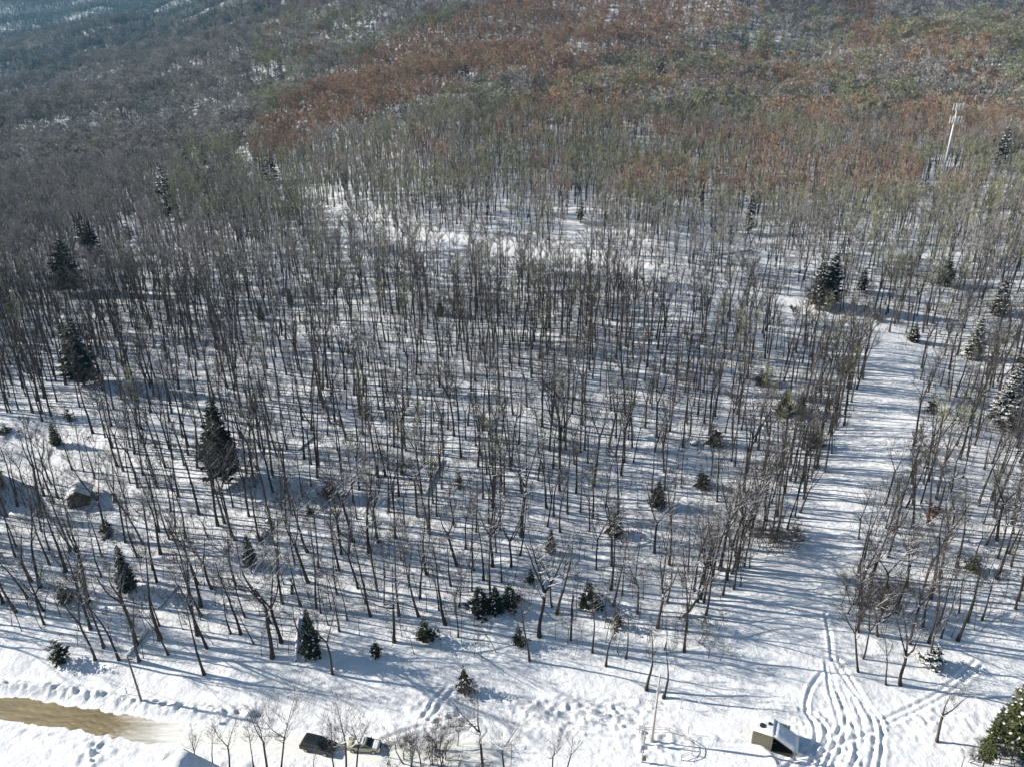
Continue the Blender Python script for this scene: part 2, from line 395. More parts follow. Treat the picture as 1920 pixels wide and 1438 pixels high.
n2 = n.new('ShaderNodeTexNoise'); n2.inputs['Scale'].default_value = .5; n2.inputs['Detail'].default_value = 8; n2.inputs['Roughness'].default_value = .7; l.new(mp.outputs[0], n2.inputs['Vector'])
ad = n.new('ShaderNodeMath'); ad.operation = 'MULTIPLY_ADD'; l.new(n2.outputs[0], ad.inputs[0]); ad.inputs[1].default_value = 26; l.new(sp.outputs[0], ad.inputs[2])
mr = n.new('ShaderNodeMapRange'); mr.inputs[1].default_value = -44; mr.inputs[2].default_value = -33; l.new(ad.outputs[0], mr.inputs[0])
mx = n.new('ShaderNodeMix'); mx.data_type = 'RGBA'; mx.inputs['B'].default_value = (.82, .81, .76, 1); l.new(mr.outputs[0], mx.inputs['Factor']); l.new(cr.outputs[0], mx.inputs['A'])
l.new(mx.outputs['Result'], bs.inputs['Base Color']); bs.inputs['Roughness'].default_value = .6
bp = n.new('ShaderNodeBump'); bp.inputs['Distance'].default_value = .12; l.new(nz.outputs[0], bp.inputs['Height']); l.new(bp.outputs[0], bs.inputs['Normal'])
M['mud'] = m
rl = smooth_line(ROAD, 10)
rl = [p for p in rl if p[0] < 0]
tag(strip(rl, 2.1, 2.1, .07, 40, 41).build('road', m, smooth=True), kind='structure')

# ------------------------------------------------------------------ bare tree builder
TH = 18.0
def bare_tree_meshes(seed, fork=False, spread=1.0, twigs=900, tw=.028, tl=.9, sides=6, nl=16, crown_from=.45, bark='bark', twig='twig', dia=.34, snowfrac=0, shrink=.8, lsides=3):
    r = random.Random(seed); T = MB(); C = MB()
    def spine(base, d0, L, r0, r1, n, wob, up):
        p = Vector(base); d = Vector(d0).normalized(); P = [p.copy()]; Q = [r0]
        for i in range(n):
            d = (d + Vector((r.gauss(0, wob), r.gauss(0, wob), up))).normalized(); p = p + d * (L / n); P.append(p.copy()); Q.append(r0 + (r1 - r0) * ((i + 1) / n) ** .85)
        return P, Q
    rr = dia / 2
    stems = []
    top = TH * (r.uniform(.42, .55) if fork else 1)
    P, Q = spine((0, 0, -.4), (r.gauss(0, .02), r.gauss(0, .02), 1), top + .4, rr, rr * (.72 if fork else .10), 9 if not fork else 5, .035, .06)
    Q[0] = rr * 1.45
    T.tube(P, Q, sides)
    stems.append((P, Q, crown_from if not fork else .8))
    if fork:
        for k in range(2 + (r.random() < .3)):
            a = r.uniform(0, 6.28) + k * 2.6
            d = Vector((math.cos(a) * .38 * spread, math.sin(a) * .38 * spread, 1))
            p2, q2 = spine(P[-1] - Vector((0, 0, .15)), d, TH - top, rr * .6, rr * .08, 7, .07, .10)
            T.tube(p2, q2, sides - 1); stems.append((p2, q2, .12))
    limbs = []
    for P, Q, cf in stems:
        n = len(P) - 1; k = int(nl * (1 if len(stems) == 1 else (.15 if P is stems[0][0] else .55)))
        for j in range(k):
            t = cf + (1 - cf) * (j + r.random()) / max(k, 1) * .97; f = t * n; i = min(int(f), n - 1); b = P[i].lerp(P[i + 1], f - i)
            rad = Q[i] * (1 - (f - i)) + Q[i + 1] * (f - i)
            a = r.uniform(0, 6.28); L = (1 - t * .62) * r.uniform(3.4, 6.2) * spread
            d = Vector((math.cos(a), math.sin(a), r.uniform(.55, 1.2) / spread))
            p2, q2 = spine(b, d, L, max(rad * .55, .022), .012, 4, .13, .10)
            C.tube(p2, q2, lsides, 0, False); limbs.append((p2, L))
            for m_ in range(3):
                f2 = r.uniform(.8, 3.6); i2 = int(f2); b2 = p2[i2].lerp(p2[i2 + 1], f2 - i2)
                d2 = (p2[i2 + 1] - p2[i2]).normalized() + Vector((r.gauss(0, .55), r.gauss(0, .55), r.uniform(.1, .5)))
                p3, q3 = spine(b2, d2, L * r.uniform(.3, .55), .018, .007, 2, .12, .08)
                C.tube(p3, q3, 3, 0, False); limbs.append((p3, L * .5))
    tot = sum(L for _, L in limbs)
    for P, L in limbs:
        n = len(P) - 1
        for _ in range(max(2, int(twigs * L / tot))):
            f = r.uniform(.15, 1) * n * .999; i = int(f); b = P[i].lerp(P[i + 1], f - i)
            d = ((P[i + 1] - P[i]).normalized() * r.uniform(.3, 1.1) + Vector((r.gauss(0, .6), r.gauss(0, .6), r.uniform(0, .7)))).normalized()
            ln = tl * r.uniform(.4, 1.25); s_ = d.cross(Vector((r.gauss(0, 1), r.gauss(0, 1), r.gauss(0, 1)))).normalized() * tw / 2
            C.tri(b - s_, b + s_, b + d * ln, 2 if r.random() < snowfrac else 1)
    return T, C
def mesh_pair(seed, name, bark='bark', twig='twig', **k):
    k.setdefault('snowfrac', .03)
    T, C = bare_tree_meshes(seed, **k)
    return T.mesh('trunk', M[bark], True), C.mesh('crown', [M['limb'], M[twig], M['snowy_twig']])
def mesh_joined(seed, name, bark='bark', twig='twig', **k):
    T, C = bare_tree_meshes(seed, **k)
    b = len(T.v); T.v += C.v; T.f += [tuple(i + b for i in f) for f in C.f]; T.m += C.m
    return T.mesh(name, [M[bark], M[twig], M['snowy_twig']])

def spruce_parts(seed, hgt=15, wid=3.0, levels=24, snow=.0, low=.06, spray=7, droop=.28, rag=0):
    r = random.Random(seed); T = MB(); N = MB(); W = MB()
    T.tube([(0, 0, -.4), (r.gauss(0, .1), r.gauss(0, .1), hgt * .5), (0, 0, hgt * .98)], [hgt * .014, hgt * .009, .02], 6)
    for i in range(levels):
        t = low + (1 - low) * (i / levels) ** .93
        z0 = hgt * t; L0 = wid * (1 - t) ** .8 + .18
        if t < low + .1: L0 *= .75
        nb = max(5, int(10 * (1 - t * .5)))
        a0 = r.uniform(0, 6.28)
        for k in range(nb):
            a = a0 + 6.283 * k / nb + r.gauss(0, .16); L = L0 * (r.uniform(.68, 1.12) if not rag else r.choice((.35, .6, .8, 1.0, 1.3)) * r.uniform(.7, 1.2) * (1 + .4 * math.sin(a + seed))); z = z0 + r.gauss(0, hgt / levels * .4)
            d = Vector((math.cos(a), math.sin(a), 0)); side = Vector((-d.y, d.x, 0))
            dr = droop * r.uniform(.5, 1.4) * (1.1 - t)
            for j in range(spray):
                f = .12 + .88 * (j + r.random() * .7) / spray; p = d * (L * f) + Vector((0, 0, z - L * f * dr + L * .18 * f * f))
                sg = 1 if j % 2 else -1
                ln = L * (.42 * (1.15 - f) + .12) + .1; wd = ln * .38
                q = (d * r.uniform(.5, 1) + side * sg * r.uniform(.3, 1.1) + Vector((0, 0, -r.uniform(.05, .5)))).normalized()
                s_ = q.cross(Vector((0, 0, 1)) + Vector((r.gauss(0, .5), r.gauss(0, .5), 0))).normalized() * wd
                m_ = p + q * ln * .45
                N.tri(p, m_ + s_, p + q * ln, 0); N.tri(p, p + q * ln, m_ - s_, 0)
                if snow and r.random() < snow and f > .3:
                    u = Vector((0, 0, .10)); kx = .86
                    W.tri(p + u, p + u + (m_ + s_ - p) * kx, p + u + q * ln * kx); W.tri(p + u, p + u + q * ln * kx, p + u + (m_ - s_ - p) * kx)
    return T, N, W

# ------------------------------------------------------------------ instanced stuff (woodland that nobody could count)
def stuff_forest(name, label, cat, meshes, X, Y, Z, rz, tilt, sc):
    src = bpy.data.collections.new(name + '_kinds')
    for k, m_ in enumerate(meshes):
        o = bpy.data.objects.new('%s_kind_%02d' % (name, k), m_); src.objects.link(o)
    me = bpy.data.meshes.new(name); n = len(X)
    me.vertices.add(n); me.vertices.foreach_set('co', np.stack([X, Y, Z], 1).ravel())
    a = me.attributes.new('rot', 'FLOAT_VECTOR', 'POINT'); a.data.foreach_set('vector', np.stack([tilt[0], tilt[1], rz], 1).ravel())
    a = me.attributes.new('scl', 'FLOAT_VECTOR', 'POINT'); a.data.foreach_set('vector', sc.ravel())
    a = me.attributes.new('idx', 'INT', 'POINT'); a.data.foreach_set('value', rng.integers(0, len(meshes), n).astype(np.int32))
    o = obj(name, me); tag(o, label, cat, kind='stuff')
    g = bpy.data.node_groups.new(name, 'GeometryNodeTree')
    g.interface.new_socket('Geometry', in_out='INPUT', socket_type='NodeSocketGeometry'); g.interface.new_socket('Geometry', in_out='OUTPUT', socket_type='NodeSocketGeometry')
    N = g.nodes; L = g.links
    gi = N.new('NodeGroupInput'); go = N.new('NodeGroupOutput'); ip = N.new('GeometryNodeInstanceOnPoints'); ci = N.new('GeometryNodeCollectionInfo')
    ci.inputs['Collection'].default_value = src; ci.inputs['Separate Children'].default_value = True; ci.inputs['Reset Children'].default_value = True
    def attr(nm, ty):
        a = N.new('GeometryNodeInputNamedAttribute'); a.data_type = ty; a.inputs['Name'].default_value = nm; return a.outputs['Attribute']
    L.new(gi.outputs[0], ip.inputs['Points']); L.new(ci.outputs[0], ip.inputs['Instance']); ip.inputs['Pick Instance'].default_value = True
    L.new(attr('idx', 'INT'), ip.inputs['Instance Index']); L.new(attr('rot', 'FLOAT_VECTOR'), ip.inputs['Rotation']); L.new(attr('scl', 'FLOAT_VECTOR'), ip.inputs['Scale'])
    L.new(ip.outputs[0], go.inputs[0])
    md = o.modifiers.new('scatter', 'NODES'); md.node_group = g
    return o

# ------------------------------------------------------------------ landmarks (photo positions) used for placing and wording
HERO = [ # base px, top px, kind (0 straight, 1 forked, 2 spreading), trunk thickness in m
 (223,1237,160,1082,0,.36),(383,1263,352,1120,0,.42),(315,1227,266,1120,0,.3),(510,1233,466,1015,2,.62),(623,1263,598,1120,1,.36),(298,997,265,830,0,.36),
 (235,1017,205,850,1,.34),(202,1008,150,845,1,.42),(93,1031,62,940,0,.32),(192,1043,165,945,0,.3),(190,1080,150,985,0,.3),(58,1090,10,985,0,.55),(83,1170,42,1040,1,.3),
 (287,1068,262,915,0,.36),(397,1103,357,990,1,.42),(388,1215,320,1035,1,.36),(348,1008,330,900,0,.38),(488,1013,470,900,0,.42),(500,950,478,830,0,.32),(442,1097,412,965,0,.3),
 (597,1063,580,905,0,.36),(632,1113,612,980,0,.3),(689,986,672,850,0,.34),(709,1016,692,850,1,.46),(782,967,768,835,2,.42),(857,1059,842,915,1,.5),
 (977,1005,982,830,2,.62),(1044,1150,1058,1005,0,.5),(1035,1137,1018,1010,1,.34),(739,1203,728,1070,2,.44),(906,1087,888,940,0,.4),(922,1124,922,980,0,.46),(940,1090,930,985,0,.3),
 (993,1238,985,1080,0,.34),(1147,1061,1160,905,1,.42),(1111,971,1114,850,0,.4),(1038,967,1040,850,0,.4),(1050,997,1052,880,0,.34),(1025,952,1022,820,0,.44),(1227,1036,1240,900,1,.42),
 (1258,985,1268,870,0,.3),(1195,1150,1195,1040,2,.34),(1136,1248,1142,1140,0,.34),(1244,1308,1272,1205,0,.4),(1212,1293,1222,1190,0,.44),(788,1121,792,1000,1,.34),
 (767,1098,762,1010,0,.34),(823,1143,822,1040,0,.26),(1173,1233,1180,1150,0,.3),(1050,823,1046,690,2,.60),(1058,826,1068,705,2,.42),(962,777,957,655,0,.38),(988,763,982,650,1,.36),
 (920,870,912,735,1,.4),(852,817,846,680,2,.42),(877,797,884,670,0,.34),(710,767,688,632,0,.4),(747,808,735,670,0,.34),(670,827,652,700,0,.36),(838,633,832,520,0,.32),
 (1102,653,1104,548,2,.36),(258,913,215,760,1,.38),(244,905,222,770,0,.3),(150,763,125,640,0,.36),(258,767,232,640,0,.3),(318,790,300,660,0,.34),(353,853,322,700,0,.36),
 (538,842,500,700,0,.34),(550,817,528,690,0,.3),(570,860,552,700,0,.42),(320,958,300,830,0,.32),(512,922,470,760,1,.4),(437,950,420,830,0,.3),(402,925,388,820,0,.34),
 (96,907,62,790,1,.34),(45,908,22,835,1,.24),(135,880,108,760,0,.3),
 (1688,1283,1704,1150,1,.44),(1661,1283,1655,1185,0,.26),(1609,1259,1602,1120,1,.3),(1645,1192,1638,1075,2,.36),(1655,1143,1672,985,2,.42),(1680,1148,1728,980,1,.34),(1700,1100,1712,960,1,.3),
 (1841,1162,1897,1045,0,.3),(1815,1165,1843,1070,0,.28),(1798,1149,1824,1035,0,.28),(1783,1005,1806,900,1,.36),(1742,1242,1764,1135,1,.3),(1757,1390,1806,1270,1,.34),
 (1372,1029,1412,905,1,.42),(1283,1154,1350,1070,1,.4),(1357,1028,1372,900,0,.3),(1395,975,1408,860,0,.34),(1290,1070,1300,950,0,.3),(1332,1060,1332,990,0,.3),
 (1510,870,1520,745,0,.4),(1530,880,1548,790,1,.34),(1560,850,1572,760,1,.3),(1500,960,1530,850,1,.36),(1416,590,1432,515,0,.42),(1590,700,1605,600,0,.34),(1545,680,1560,590,2,.34),
 (1845,880,1862,780,0,.3),(1900,1000,1915,880,0,.3),(1750,850,1775,740,0,.28),(1610,1010,1620,900,1,.26),(1865,970,1885,870,1,.3),(1760,955,1790,850,2,.34),
 # in front of the road, at the bottom edge
 (907,1452,898,1308,2,.36),(947,1446,947,1352,2,.26),(502,1446,498,1316,1,.28),(527,1442,534,1312,2,.24),(430,1442,423,1338,1,.22),(477,1440,466,1352,0,.2),(400,1440,397,1360,0,.18),
 (649,1450,643,1330,2,.30),(668,1452,682,1335,1,.24),(628,1450,612,1345,1,.22),(590,1446,584,1400,0,.14),(366,1440,366,1365,1,.16),(790,1452,788,1368,2,.18),(825,1450,835,1378,2,.16),(1035,1450,1030,1370,2,.2),(1060,1450,1078,1378,1,.18),(770,1450,768,1372,1,.16),(1600,1440,1600,1440,0,0),
]
HERO = [h for h in HERO if h[5] > 0]
def base_top(bx, by, tx, ty):
    x, y_, z = place(bx, by)
    d = ray(tx, ty); # point of the top ray in the vertical plane Y = y_ (trees lean sideways only)
    k = y_ / d[1]; top = Vector((d[0] * k, y_, CAMZ + d[2] * k)); return Vector((x, y_, z)), top

near_var = {0: [mesh_pair(100 + i, 'n', dia=.36, twigs=900, nl=16, crown_from=.44 + .04 * i) for i in range(5)],
            1: [mesh_pair(200 + i, 'n', dia=.38, fork=True, spread=1.0, twigs=1050, nl=20) for i in range(4)],
            2: [mesh_pair(300 + i, 'n', dia=.42, fork=True, spread=1.55, twigs=2000, nl=34, tl=1.1) for i in range(4)]}
for k in (0, 1, 2):  # each kind also with snow-lined twigs
    pass
TREES = []
def put_tree(base, lean, h, kind, dia, rz, v=None):
    T, C = near_var[kind][random.randrange(len(near_var[kind])) if v is None else v]
    o = bpy.data.objects.new('bare_tree', None); COL.objects.link(o); o.empty_display_size = .4
    o.location = base; o['category'] = 'tree'
    a = obj('trunk', T, o); b = obj('crown', C, o)
    s = h / TH; wd = .36 if kind == 0 else (.38 if kind == 1 else .42)
    th = max(.6, min(2.6, 1.15 * dia / wd / s))
    a.scale = (th, th, 1)
    # the crown keeps its own width; only the trunk is stouter or thinner
    ex = math.atan2(-lean[1], 1); ey = math.atan2(lean[0], 1)
    o.rotation_mode = 'XYZ'; o.rotation_euler = (Matrix.Rotation(ey, 3, 'Y') @ Matrix.Rotation(ex, 3, 'X') @ Matrix.Rotation(rz, 3, 'Z')).to_euler()
    o.scale = (s, s, s)
    TREES.append((o, kind, h, dia, lean)); return o
for bx, by, tx, ty, kd, dia in HERO:
    b, t = base_top(bx, by, tx, ty)
    h = (t - b).length; lean = ((t.x - b.x) / max(t.z - b.z, 1), 0)
    h = max(4, min(h, 26))
    put_tree(b, lean, h, kd, dia, random.uniform(0, 6.28))
hero_xy = np.array([(o.location.x, o.location.y) for o, *_ in TREES])

SPR = [
 (420, 905, 742, 'large dark green spruce left of centre, tallest evergreen on the slope', 0, 'needle', 1.25, .16),
 (158, 722, 590, 'dark spruce at the left edge with bare trunk base, above the shed', .06, 'needle', 1.3, .12),
 (132, 520, 440, 'dense dark spruce far left, lower one of the close pair', 0, 'needle', 1.5, .06),
 (178, 470, 413, 'dark spruce just up the slope right of the dense dark one at far left', 0, 'needle', 1.5, .06),
 (160, 445, 395, 'narrow dark spruce highest of the three clumped at far left', 0, 'needle', 1.3, .06),
 (243, 440, 405, 'small shaded spruce right of the three clumped at far left', .1, 'needle', 1.1, .06),
 (242, 392, 352, 'snow flecked spruce below and left of the tallest snowy spruce', .35, 'needle', 1.2, .06),
 (318, 380, 294, 'tall snow flecked spruce standing above the grey forest at left', .4, 'needle', 1.2, .06),
 (298, 345, 318, 'little spruce pressed against left side of tall snow flecked spruce', .3, 'needle', 1.0, .06),
 (353, 312, 270, 'snow dusted spruce, left one of the pair beside the ridge road', .45, 'needle', 1.0, .06),
 (385, 302, 266, 'snow dusted spruce, right one of the pair beside the ridge road', .45, 'needle', 1.0, .06),
 (510, 326, 283, 'dark round spruce at the left foot of the reddish ridge', 0, 'needle', 1.7, .06),
 (575, 256, 239, 'tiny dark spruce on the reddish ridge above the round spruce', 0, 'needle', 1.2, .06),
 (874, 141, 113, 'lone dark spruce in the middle of the reddish ridge', 0, 'needle', 1.2, .06),
 (1048, 52, 38, 'tiny spruce near the top of the reddish ridge', .3, 'needle', 1.2, .06),
 (1187, 55, 38, 'tiny dark spruce at the top right of the reddish ridge', .2, 'needle', 1.2, .06),
 (1240, 142, 96, 'snow capped spruce standing at upper right of the ridge', .4, 'needle', 1.4, .06),
 (1402, 415, 358, 'snowy spruce with dark top right of the slope centre', .6, 'needle', 1.0, .06),
 (756, 210, 182, 'snow covered spruce, left one of the clump on the ridge', .7, 'needle', 1.5, .06),
 (785, 205, 186, 'dark snow dusted spruce in the middle of the clump on the ridge', .4, 'needle', 1.5, .06),
 (810, 200, 180, 'snow covered spruce, right one of the clump on the ridge', .7, 'needle', 1.5, .06),
 (740, 215, 196, 'dark spruce tucked left of the snow covered clump on the ridge', 0, 'needle', 1.4, .06),
 (1530, 552, 482, 'dark evergreen with olive tint, left one of the clump above the trail', .08, 'needle', 1.1, .06),
 (1552, 545, 470, 'dark evergreen, right one of the clump above the trail', .12, 'needle', 1.3, .06),
 (1615, 535, 500, 'small snow dusted evergreen right of the clump above the trail', .3, 'needle', 1.2, .06),
 (1770, 520, 478, 'olive evergreen near the right edge above the trail head', .1, 'needle_yellow', 1.4, .06),
 (1870, 592, 515, 'dark snow dusted spruce near right edge, highest of the snowy row', .35, 'needle', 1.2, .06),
 (1822, 672, 588, 'snow laden spruce near right edge, left one of the snowy row', .8, 'needle_yellow', 1.2, .06),
 (1880, 800, 688, 'large snow laden spruce right of the trail, lowest of the snowy row', .85, 'needle', 1.35, .06),
 (1908, 735, 640, 'dark evergreen at the right edge behind the large snow laden spruce', .3, 'needle', 1.2, .06),
 (1872, 292, 232, 'snow laden spruce right of the cell tower', .6, 'needle', 1.0, .06),
 (1830, 190, 150, 'pale frosted tree high on the slope above the tower', .9, 'needle_yellow', 1.2, .06),
 (1730, 355, 322, 'small dark evergreen left of the tower base', .25, 'needle', 1.4, .06),
 (1555, 175, 148, 'snow dusted evergreen high on the slope left of the tower', .5, 'needle', 1.6, .06),
 (1890, 1415, 1236, 'yellow green spruce at the bottom right corner of the view', .14, 'needle_yellow', .8, .12),
 (1925, 1440, 1300, 'second yellow green spruce cut by the right edge near the bottom', .05, 'needle_yellow', .7, .12),
 (1842, 1440, 1320, 'thin yellow green spruce left of the big one at bottom right', .04, 'needle_yellow', .6, .2),
 (106, 834, 788, 'small green spruce beside the clearing at the left edge', 0, 'needle_yellow', 1.1, .05),
 (12, 812, 790, 'little dark fir standing in the open snow at the left edge', 0, 'needle', 1.6, .05),
 (128, 790, 755, 'young spruce among bare trunks above the clearing at left', 0, 'needle', 1.0, .05),
 (112, 1244, 1198, 'small dark snow dusted spruce on the snowbank at lower left', .2, 'needle', 1.3, .05),
 (240, 1108, 1020, 'dull dark spruce among the trunks at lower left', .15, 'needle', 1.0, .08),
 (120, 1130, 1090, 'small shaded spruce left of the dull dark spruce', .1, 'needle', 1.2, .05),
 (585, 1230, 1140, 'dark spruce above the road in the lower left third', .1, 'needle', .95, .06),
 (470, 1060, 1000, 'thin dark spruce behind the thick spreading tree', .1, 'needle', 1.1, .06),
 (870, 1292, 1246, 'small dark spruce on the bank above the road near the middle', .1, 'needle', 1.1, .03),
 (795, 1196, 1158, 'small dark evergreen among saplings above the road', .1, 'needle', 1.5, .03),
 (972, 1205, 1172, 'little dark evergreen right of the dense low clump', .1, 'needle', 1.3, .03),
 (900, 1140, 1096, 'dark evergreen, left part of the dense low clump under three trunks', .12, 'needle', 1.7, .02),
 (928, 1145, 1098, 'dark evergreen, middle part of the dense low clump under three trunks', .12, 'needle', 1.6, .02),
 (955, 1130, 1092, 'dark evergreen, right part of the dense low clump under three trunks', .12, 'needle', 1.6, .02),
 (995, 1088, 1062, 'tiny dark fir in the shaded snow above the dense low clump', 0, 'needle', 1.1, .02),
 (1032, 1035, 988, 'dark evergreen behind a trunk above the tiny fir', .1, 'needle', 1.0, .04),
 (1100, 1132, 1088, 'small olive evergreen on the slope right of the low clump', .12, 'needle', 1.4, .03),
 (1157, 1172, 1138, 'little dark evergreen leaning by a trunk right of the olive one', .12, 'needle', 1.0, .03),
 (1150, 996, 955, 'snow dusted evergreen wrapped round a forked tree', .35, 'needle', 1.5, .03),
 (1232, 948, 900, 'dark evergreen clump below centre right', .12, 'needle', 1.6, .03),
 (1312, 910, 876, 'dark evergreen beside the shaded hollow left of the trail', .12, 'needle', 1.4, .03),
 (1335, 830, 795, 'dark evergreen up slope of the shaded hollow', .12, 'needle', 1.5, .03),
 (1425, 722, 690, 'dark brush evergreen beside the bowed snowy branch', .12, 'needle', 1.9, .03),
 (1470, 775, 728, 'dark evergreen, left part of the brush above the shaded snow patch', .1, 'needle', 1.8, .02),
 (1500, 772, 735, 'dark evergreen, right part of the brush above the shaded snow patch', .1, 'needle', 1.7, .02),
 (1525, 838, 800, 'dark evergreen at the left edge of the trail below the brush', .1, 'needle', 1.6, .03),
 (1490, 610, 575, 'small russet leafed young tree left of the trail head', .0, 'deadleaf', 1.2, .05),
 (1088, 402, 362, 'small dark evergreen in the middle of the upper slope', .05, 'needle_yellow', 1.1, .05),
 (545, 572, 540, 'small olive evergreen among trunks left of centre', 0, 'needle_yellow', 1.2, .05),
 (490, 600, 568, 'small olive evergreen lower left of its twin among the trunks', 0, 'needle_yellow', 1.3, .05),
 (825, 592, 556, 'small olive evergreen among trunks near the centre', 0, 'needle_yellow', 1.3, .05),
 (262, 650, 622, 'tiny olive evergreen right of the left edge spruce', 0, 'needle_yellow', 1.0, .05),
 (862, 912, 880, 'young yellowish evergreen between two trunks below the centre', .0, 'needle_yellow', 1.0, .03),
 (1755, 1246, 1208, 'snow buried young evergreen right of the trail foot', .9, 'needle', 1.6, .03),
 (1828, 1070, 1034, 'olive young evergreen on the slope right of the trail', .05, 'needle_yellow', 1.5, .05),
 (1738, 1010, 955, 'young beech with brown leaves right of the trail', .0, 'deadleaf', 1.3, .1),
 (1745, 770, 735, 'small dull evergreen on the right bank of the trail', .2, 'needle', 1.2, .05),
 (1712, 640, 602, 'dark brushy evergreen at the upper right end of the trail', .15, 'needle', 1.5, .02),
 (1645, 600, 578, 'olive brushy evergreen at the upper end of the trail', .1, 'needle_yellow', 1.7, .02),
 (620, 930, 895, 'dark bushy evergreen right of the thick trunk left of centre', .1, 'needle', 1.4, .03),
 (580, 965, 940, 'tiny dark evergreen in the shaded snow left of centre', .1, 'needle', 1.1, .03),
 (705, 1230, 1200, 'small shaded evergreen above the road near the beige car', .05, 'needle', 1.2, .03),
 (205, 1000, 965, 'grey brushy evergreen beside trunks at the left', .2, 'needle', 1.3, .03),
]
FARSP = [(50, 298, 285), (22, 300, 292), (115, 240, 228), (52, 308, 296), (135, 298, 284), (158, 285, 268), (130, 200, 186), (115, 96, 84), (180, 70, 58), (250, 85, 76), (265, 92, 80), (280, 80, 70), (370, 125, 110), (340, 118, 104), (335, 140, 124),
         (505, 140, 124), (517, 135, 116), (525, 128, 108), (587, 118, 104), (483, 138, 126), (390, 85, 74), (500, 55, 44), (520, 50, 38), (310, 215, 206), (245, 285, 274), (375, 210, 198), (440, 112, 102), (60, 215, 200), (90, 160, 150), (215, 45, 36), (1300, 60, 48), (1410, 50, 38), (1150, 30, 18), (700, 52, 40), (724, 90, 76)]
FARSP = [(a, b_ + .5 * (b_ - c), c) for a, b_, c in FARSP]
FARXY = [q for q in (hit(a, b_) for a, b_, c in FARSP) if q]
# upslope evergreens rise out of the wood, so their feet are hidden lower down than the visible crown
SPR = [(q[0], q[1] + .42 * (q[1] - q[2]), q[2]) + q[3:6] + (q[6] * (1.45 if q[1] < 350 else 1.1), max(q[7], .14)) if q[1] < 570 else q for q in SPR]
SPXY = [hit(q[0], q[1]) for q in SPR] + [hit(1738, 1010), hit(152, 938)]
# ------------------------------------------------------------------ scatter of the whole wood
def scatter(y0, y1, cell, smax, jitter=.95, smin=None):
    """jittered grid on the ground"""
    smin = -smax if smin is None else smin
    xs = np.arange(smin * y1 - 30, smax * y1 + 30, cell); ys = np.arange(y0, y1, cell)
    X, Y = np.meshgrid(xs, ys); X = X + rng.uniform(-.5, .5, X.shape) * cell * jitter * 1.0; Y = Y + rng.uniform(-.5, .5, Y.shape) * cell * jitter
    X = X.ravel(); Y = Y.ravel(); m = (X < smax * Y + 25) & (X > smin * Y - 25); X = X[m]; Y = Y[m]
    m = ~openness(X, Y); return X[m], Y[m]
X1, Y1 = scatter(84, 430, 3.5, .95)
dn = .34 + .54 * vnoise(X1 / 22, Y1 / 22, 51)
s1 = X1 / Y1
dn = dn + .26 * (1 - sstep(96, 116, Y1))
dn = dn * (1 + .9 * (1 - sstep(-.42, -.28, s1)) * sstep(150, 215, Y1) + .35 * sstep(215, 330, Y1))
keep = rng.random(len(X1)) < dn
X1, Y1 = X1[keep], Y1[keep]
d = np.min(np.hypot(X1[:, None] - hero_xy[None, :, 0], Y1[:, None] - hero_xy[None, :, 1]), axis=1)
m = d > 2.6
for sx_, sy_ in SPXY:   # the ground just down slope of each evergreen stays fairly clear of stems
    wk, bk_ = (4.0, 34) if sy_ > 225 else ((3.4, 14) if sy_ > 140 else (3.0, 9))
    m &= ~((np.abs(X1 - sx_ * Y1 / sy_) < wk) & (Y1 > sy_ - bk_) & (Y1 < sy_ + 3))
X1, Y1 = X1[m], Y1[m]
fd, _, fs = seg_dist(X1, Y1, FORESTROAD); m = ~((fs < 0) & (fd < 10) & (rng.random(len(X1)) < .7)); X1, Y1 = X1[m], Y1[m]
# a closer row of stems lines both edges of the cleared trail
el = smooth_line(world_line([(1345, 1125), (1425, 1068), (1495, 948), (1555, 858), (1600, 770), (1616, 700)]), 3)
ex, ey = [], []
for (ax, ay), (bx_, by_) in zip(el[:-1], el[1:]):
    L_ = math.hypot(bx_ - ax, by_ - ay)
    for _ in range(int(L_ / 1.5) + 1):
        q_ = random.random(); ex.append(ax + (bx_ - ax) * q_ - abs(random.gauss(0, 5)) + .8); ey.append(ay + (by_ - ay) * q_ + random.gauss(0, 1))
X1 = np.concatenate([X1, ex]); Y1 = np.concatenate([Y1, ey])
Z1 = height(X1, Y1); PX, PY = project(X1, Y1, Z1)
inview = (PX > -20) & (PX < 1940) & (PY < 1500)
order = np.argsort(np.where(inview, Y1, 1e6)); nind = 285 - len(TREES)
single = np.zeros(len(X1), bool); single[order[:nind]] = True
for i in np.where(single)[0]:
    s_ = X1[i] / Y1[i]
    kd = random.choices([0, 1, 2], [.70, .25, .05])[0]
    h = random.uniform(12, 20) if random.random() < .75 else random.uniform(6, 11)
    put_tree(Vector((X1[i], Y1[i], Z1[i])), (random.gauss(-.035 if s_ < -.1 else .01, .05) + (-.05 if s_ < -.35 else 0), random.gauss(0, .03)), h, kd, h * random.uniform(.018, .032), random.uniform(0, 6.28))
rest = ~single; X1, Y1, Z1 = X1[rest], Y1[rest], Z1[rest]

X2, Y2 = scatter(430, 1150, 6.3, .9)
m = np.ones(len(X2), bool)
for sx_, sy_ in SPXY + FARXY: m &= ~((np.abs(X2 - sx_ * Y2 / sy_) < 4.2) & (Y2 > sy_ - 42) & (Y2 < sy_ + 4))
X2, Y2 = X2[m], Y2[m]; X3, Y3 = scatter(1150, 1700, 6.8, .02, smin=-.98); X4, Y4 = scatter(1700, 3100, 9, -.15, smin=-.98)
Xa = np.concatenate([X1, X2, X3, X4]); Ya = np.concatenate([Y1, Y2, Y3, Y4]); Za = height(Xa, Ya)
PX, PY = project(Xa, Ya, Za)
vis = (PX > -260) & (PX < 2180) & (PY > -160) & (Ya < 3300)
Xa, Ya, Za, PX, PY = [q[vis] for q in (Xa, Ya, Za, PX, PY)]
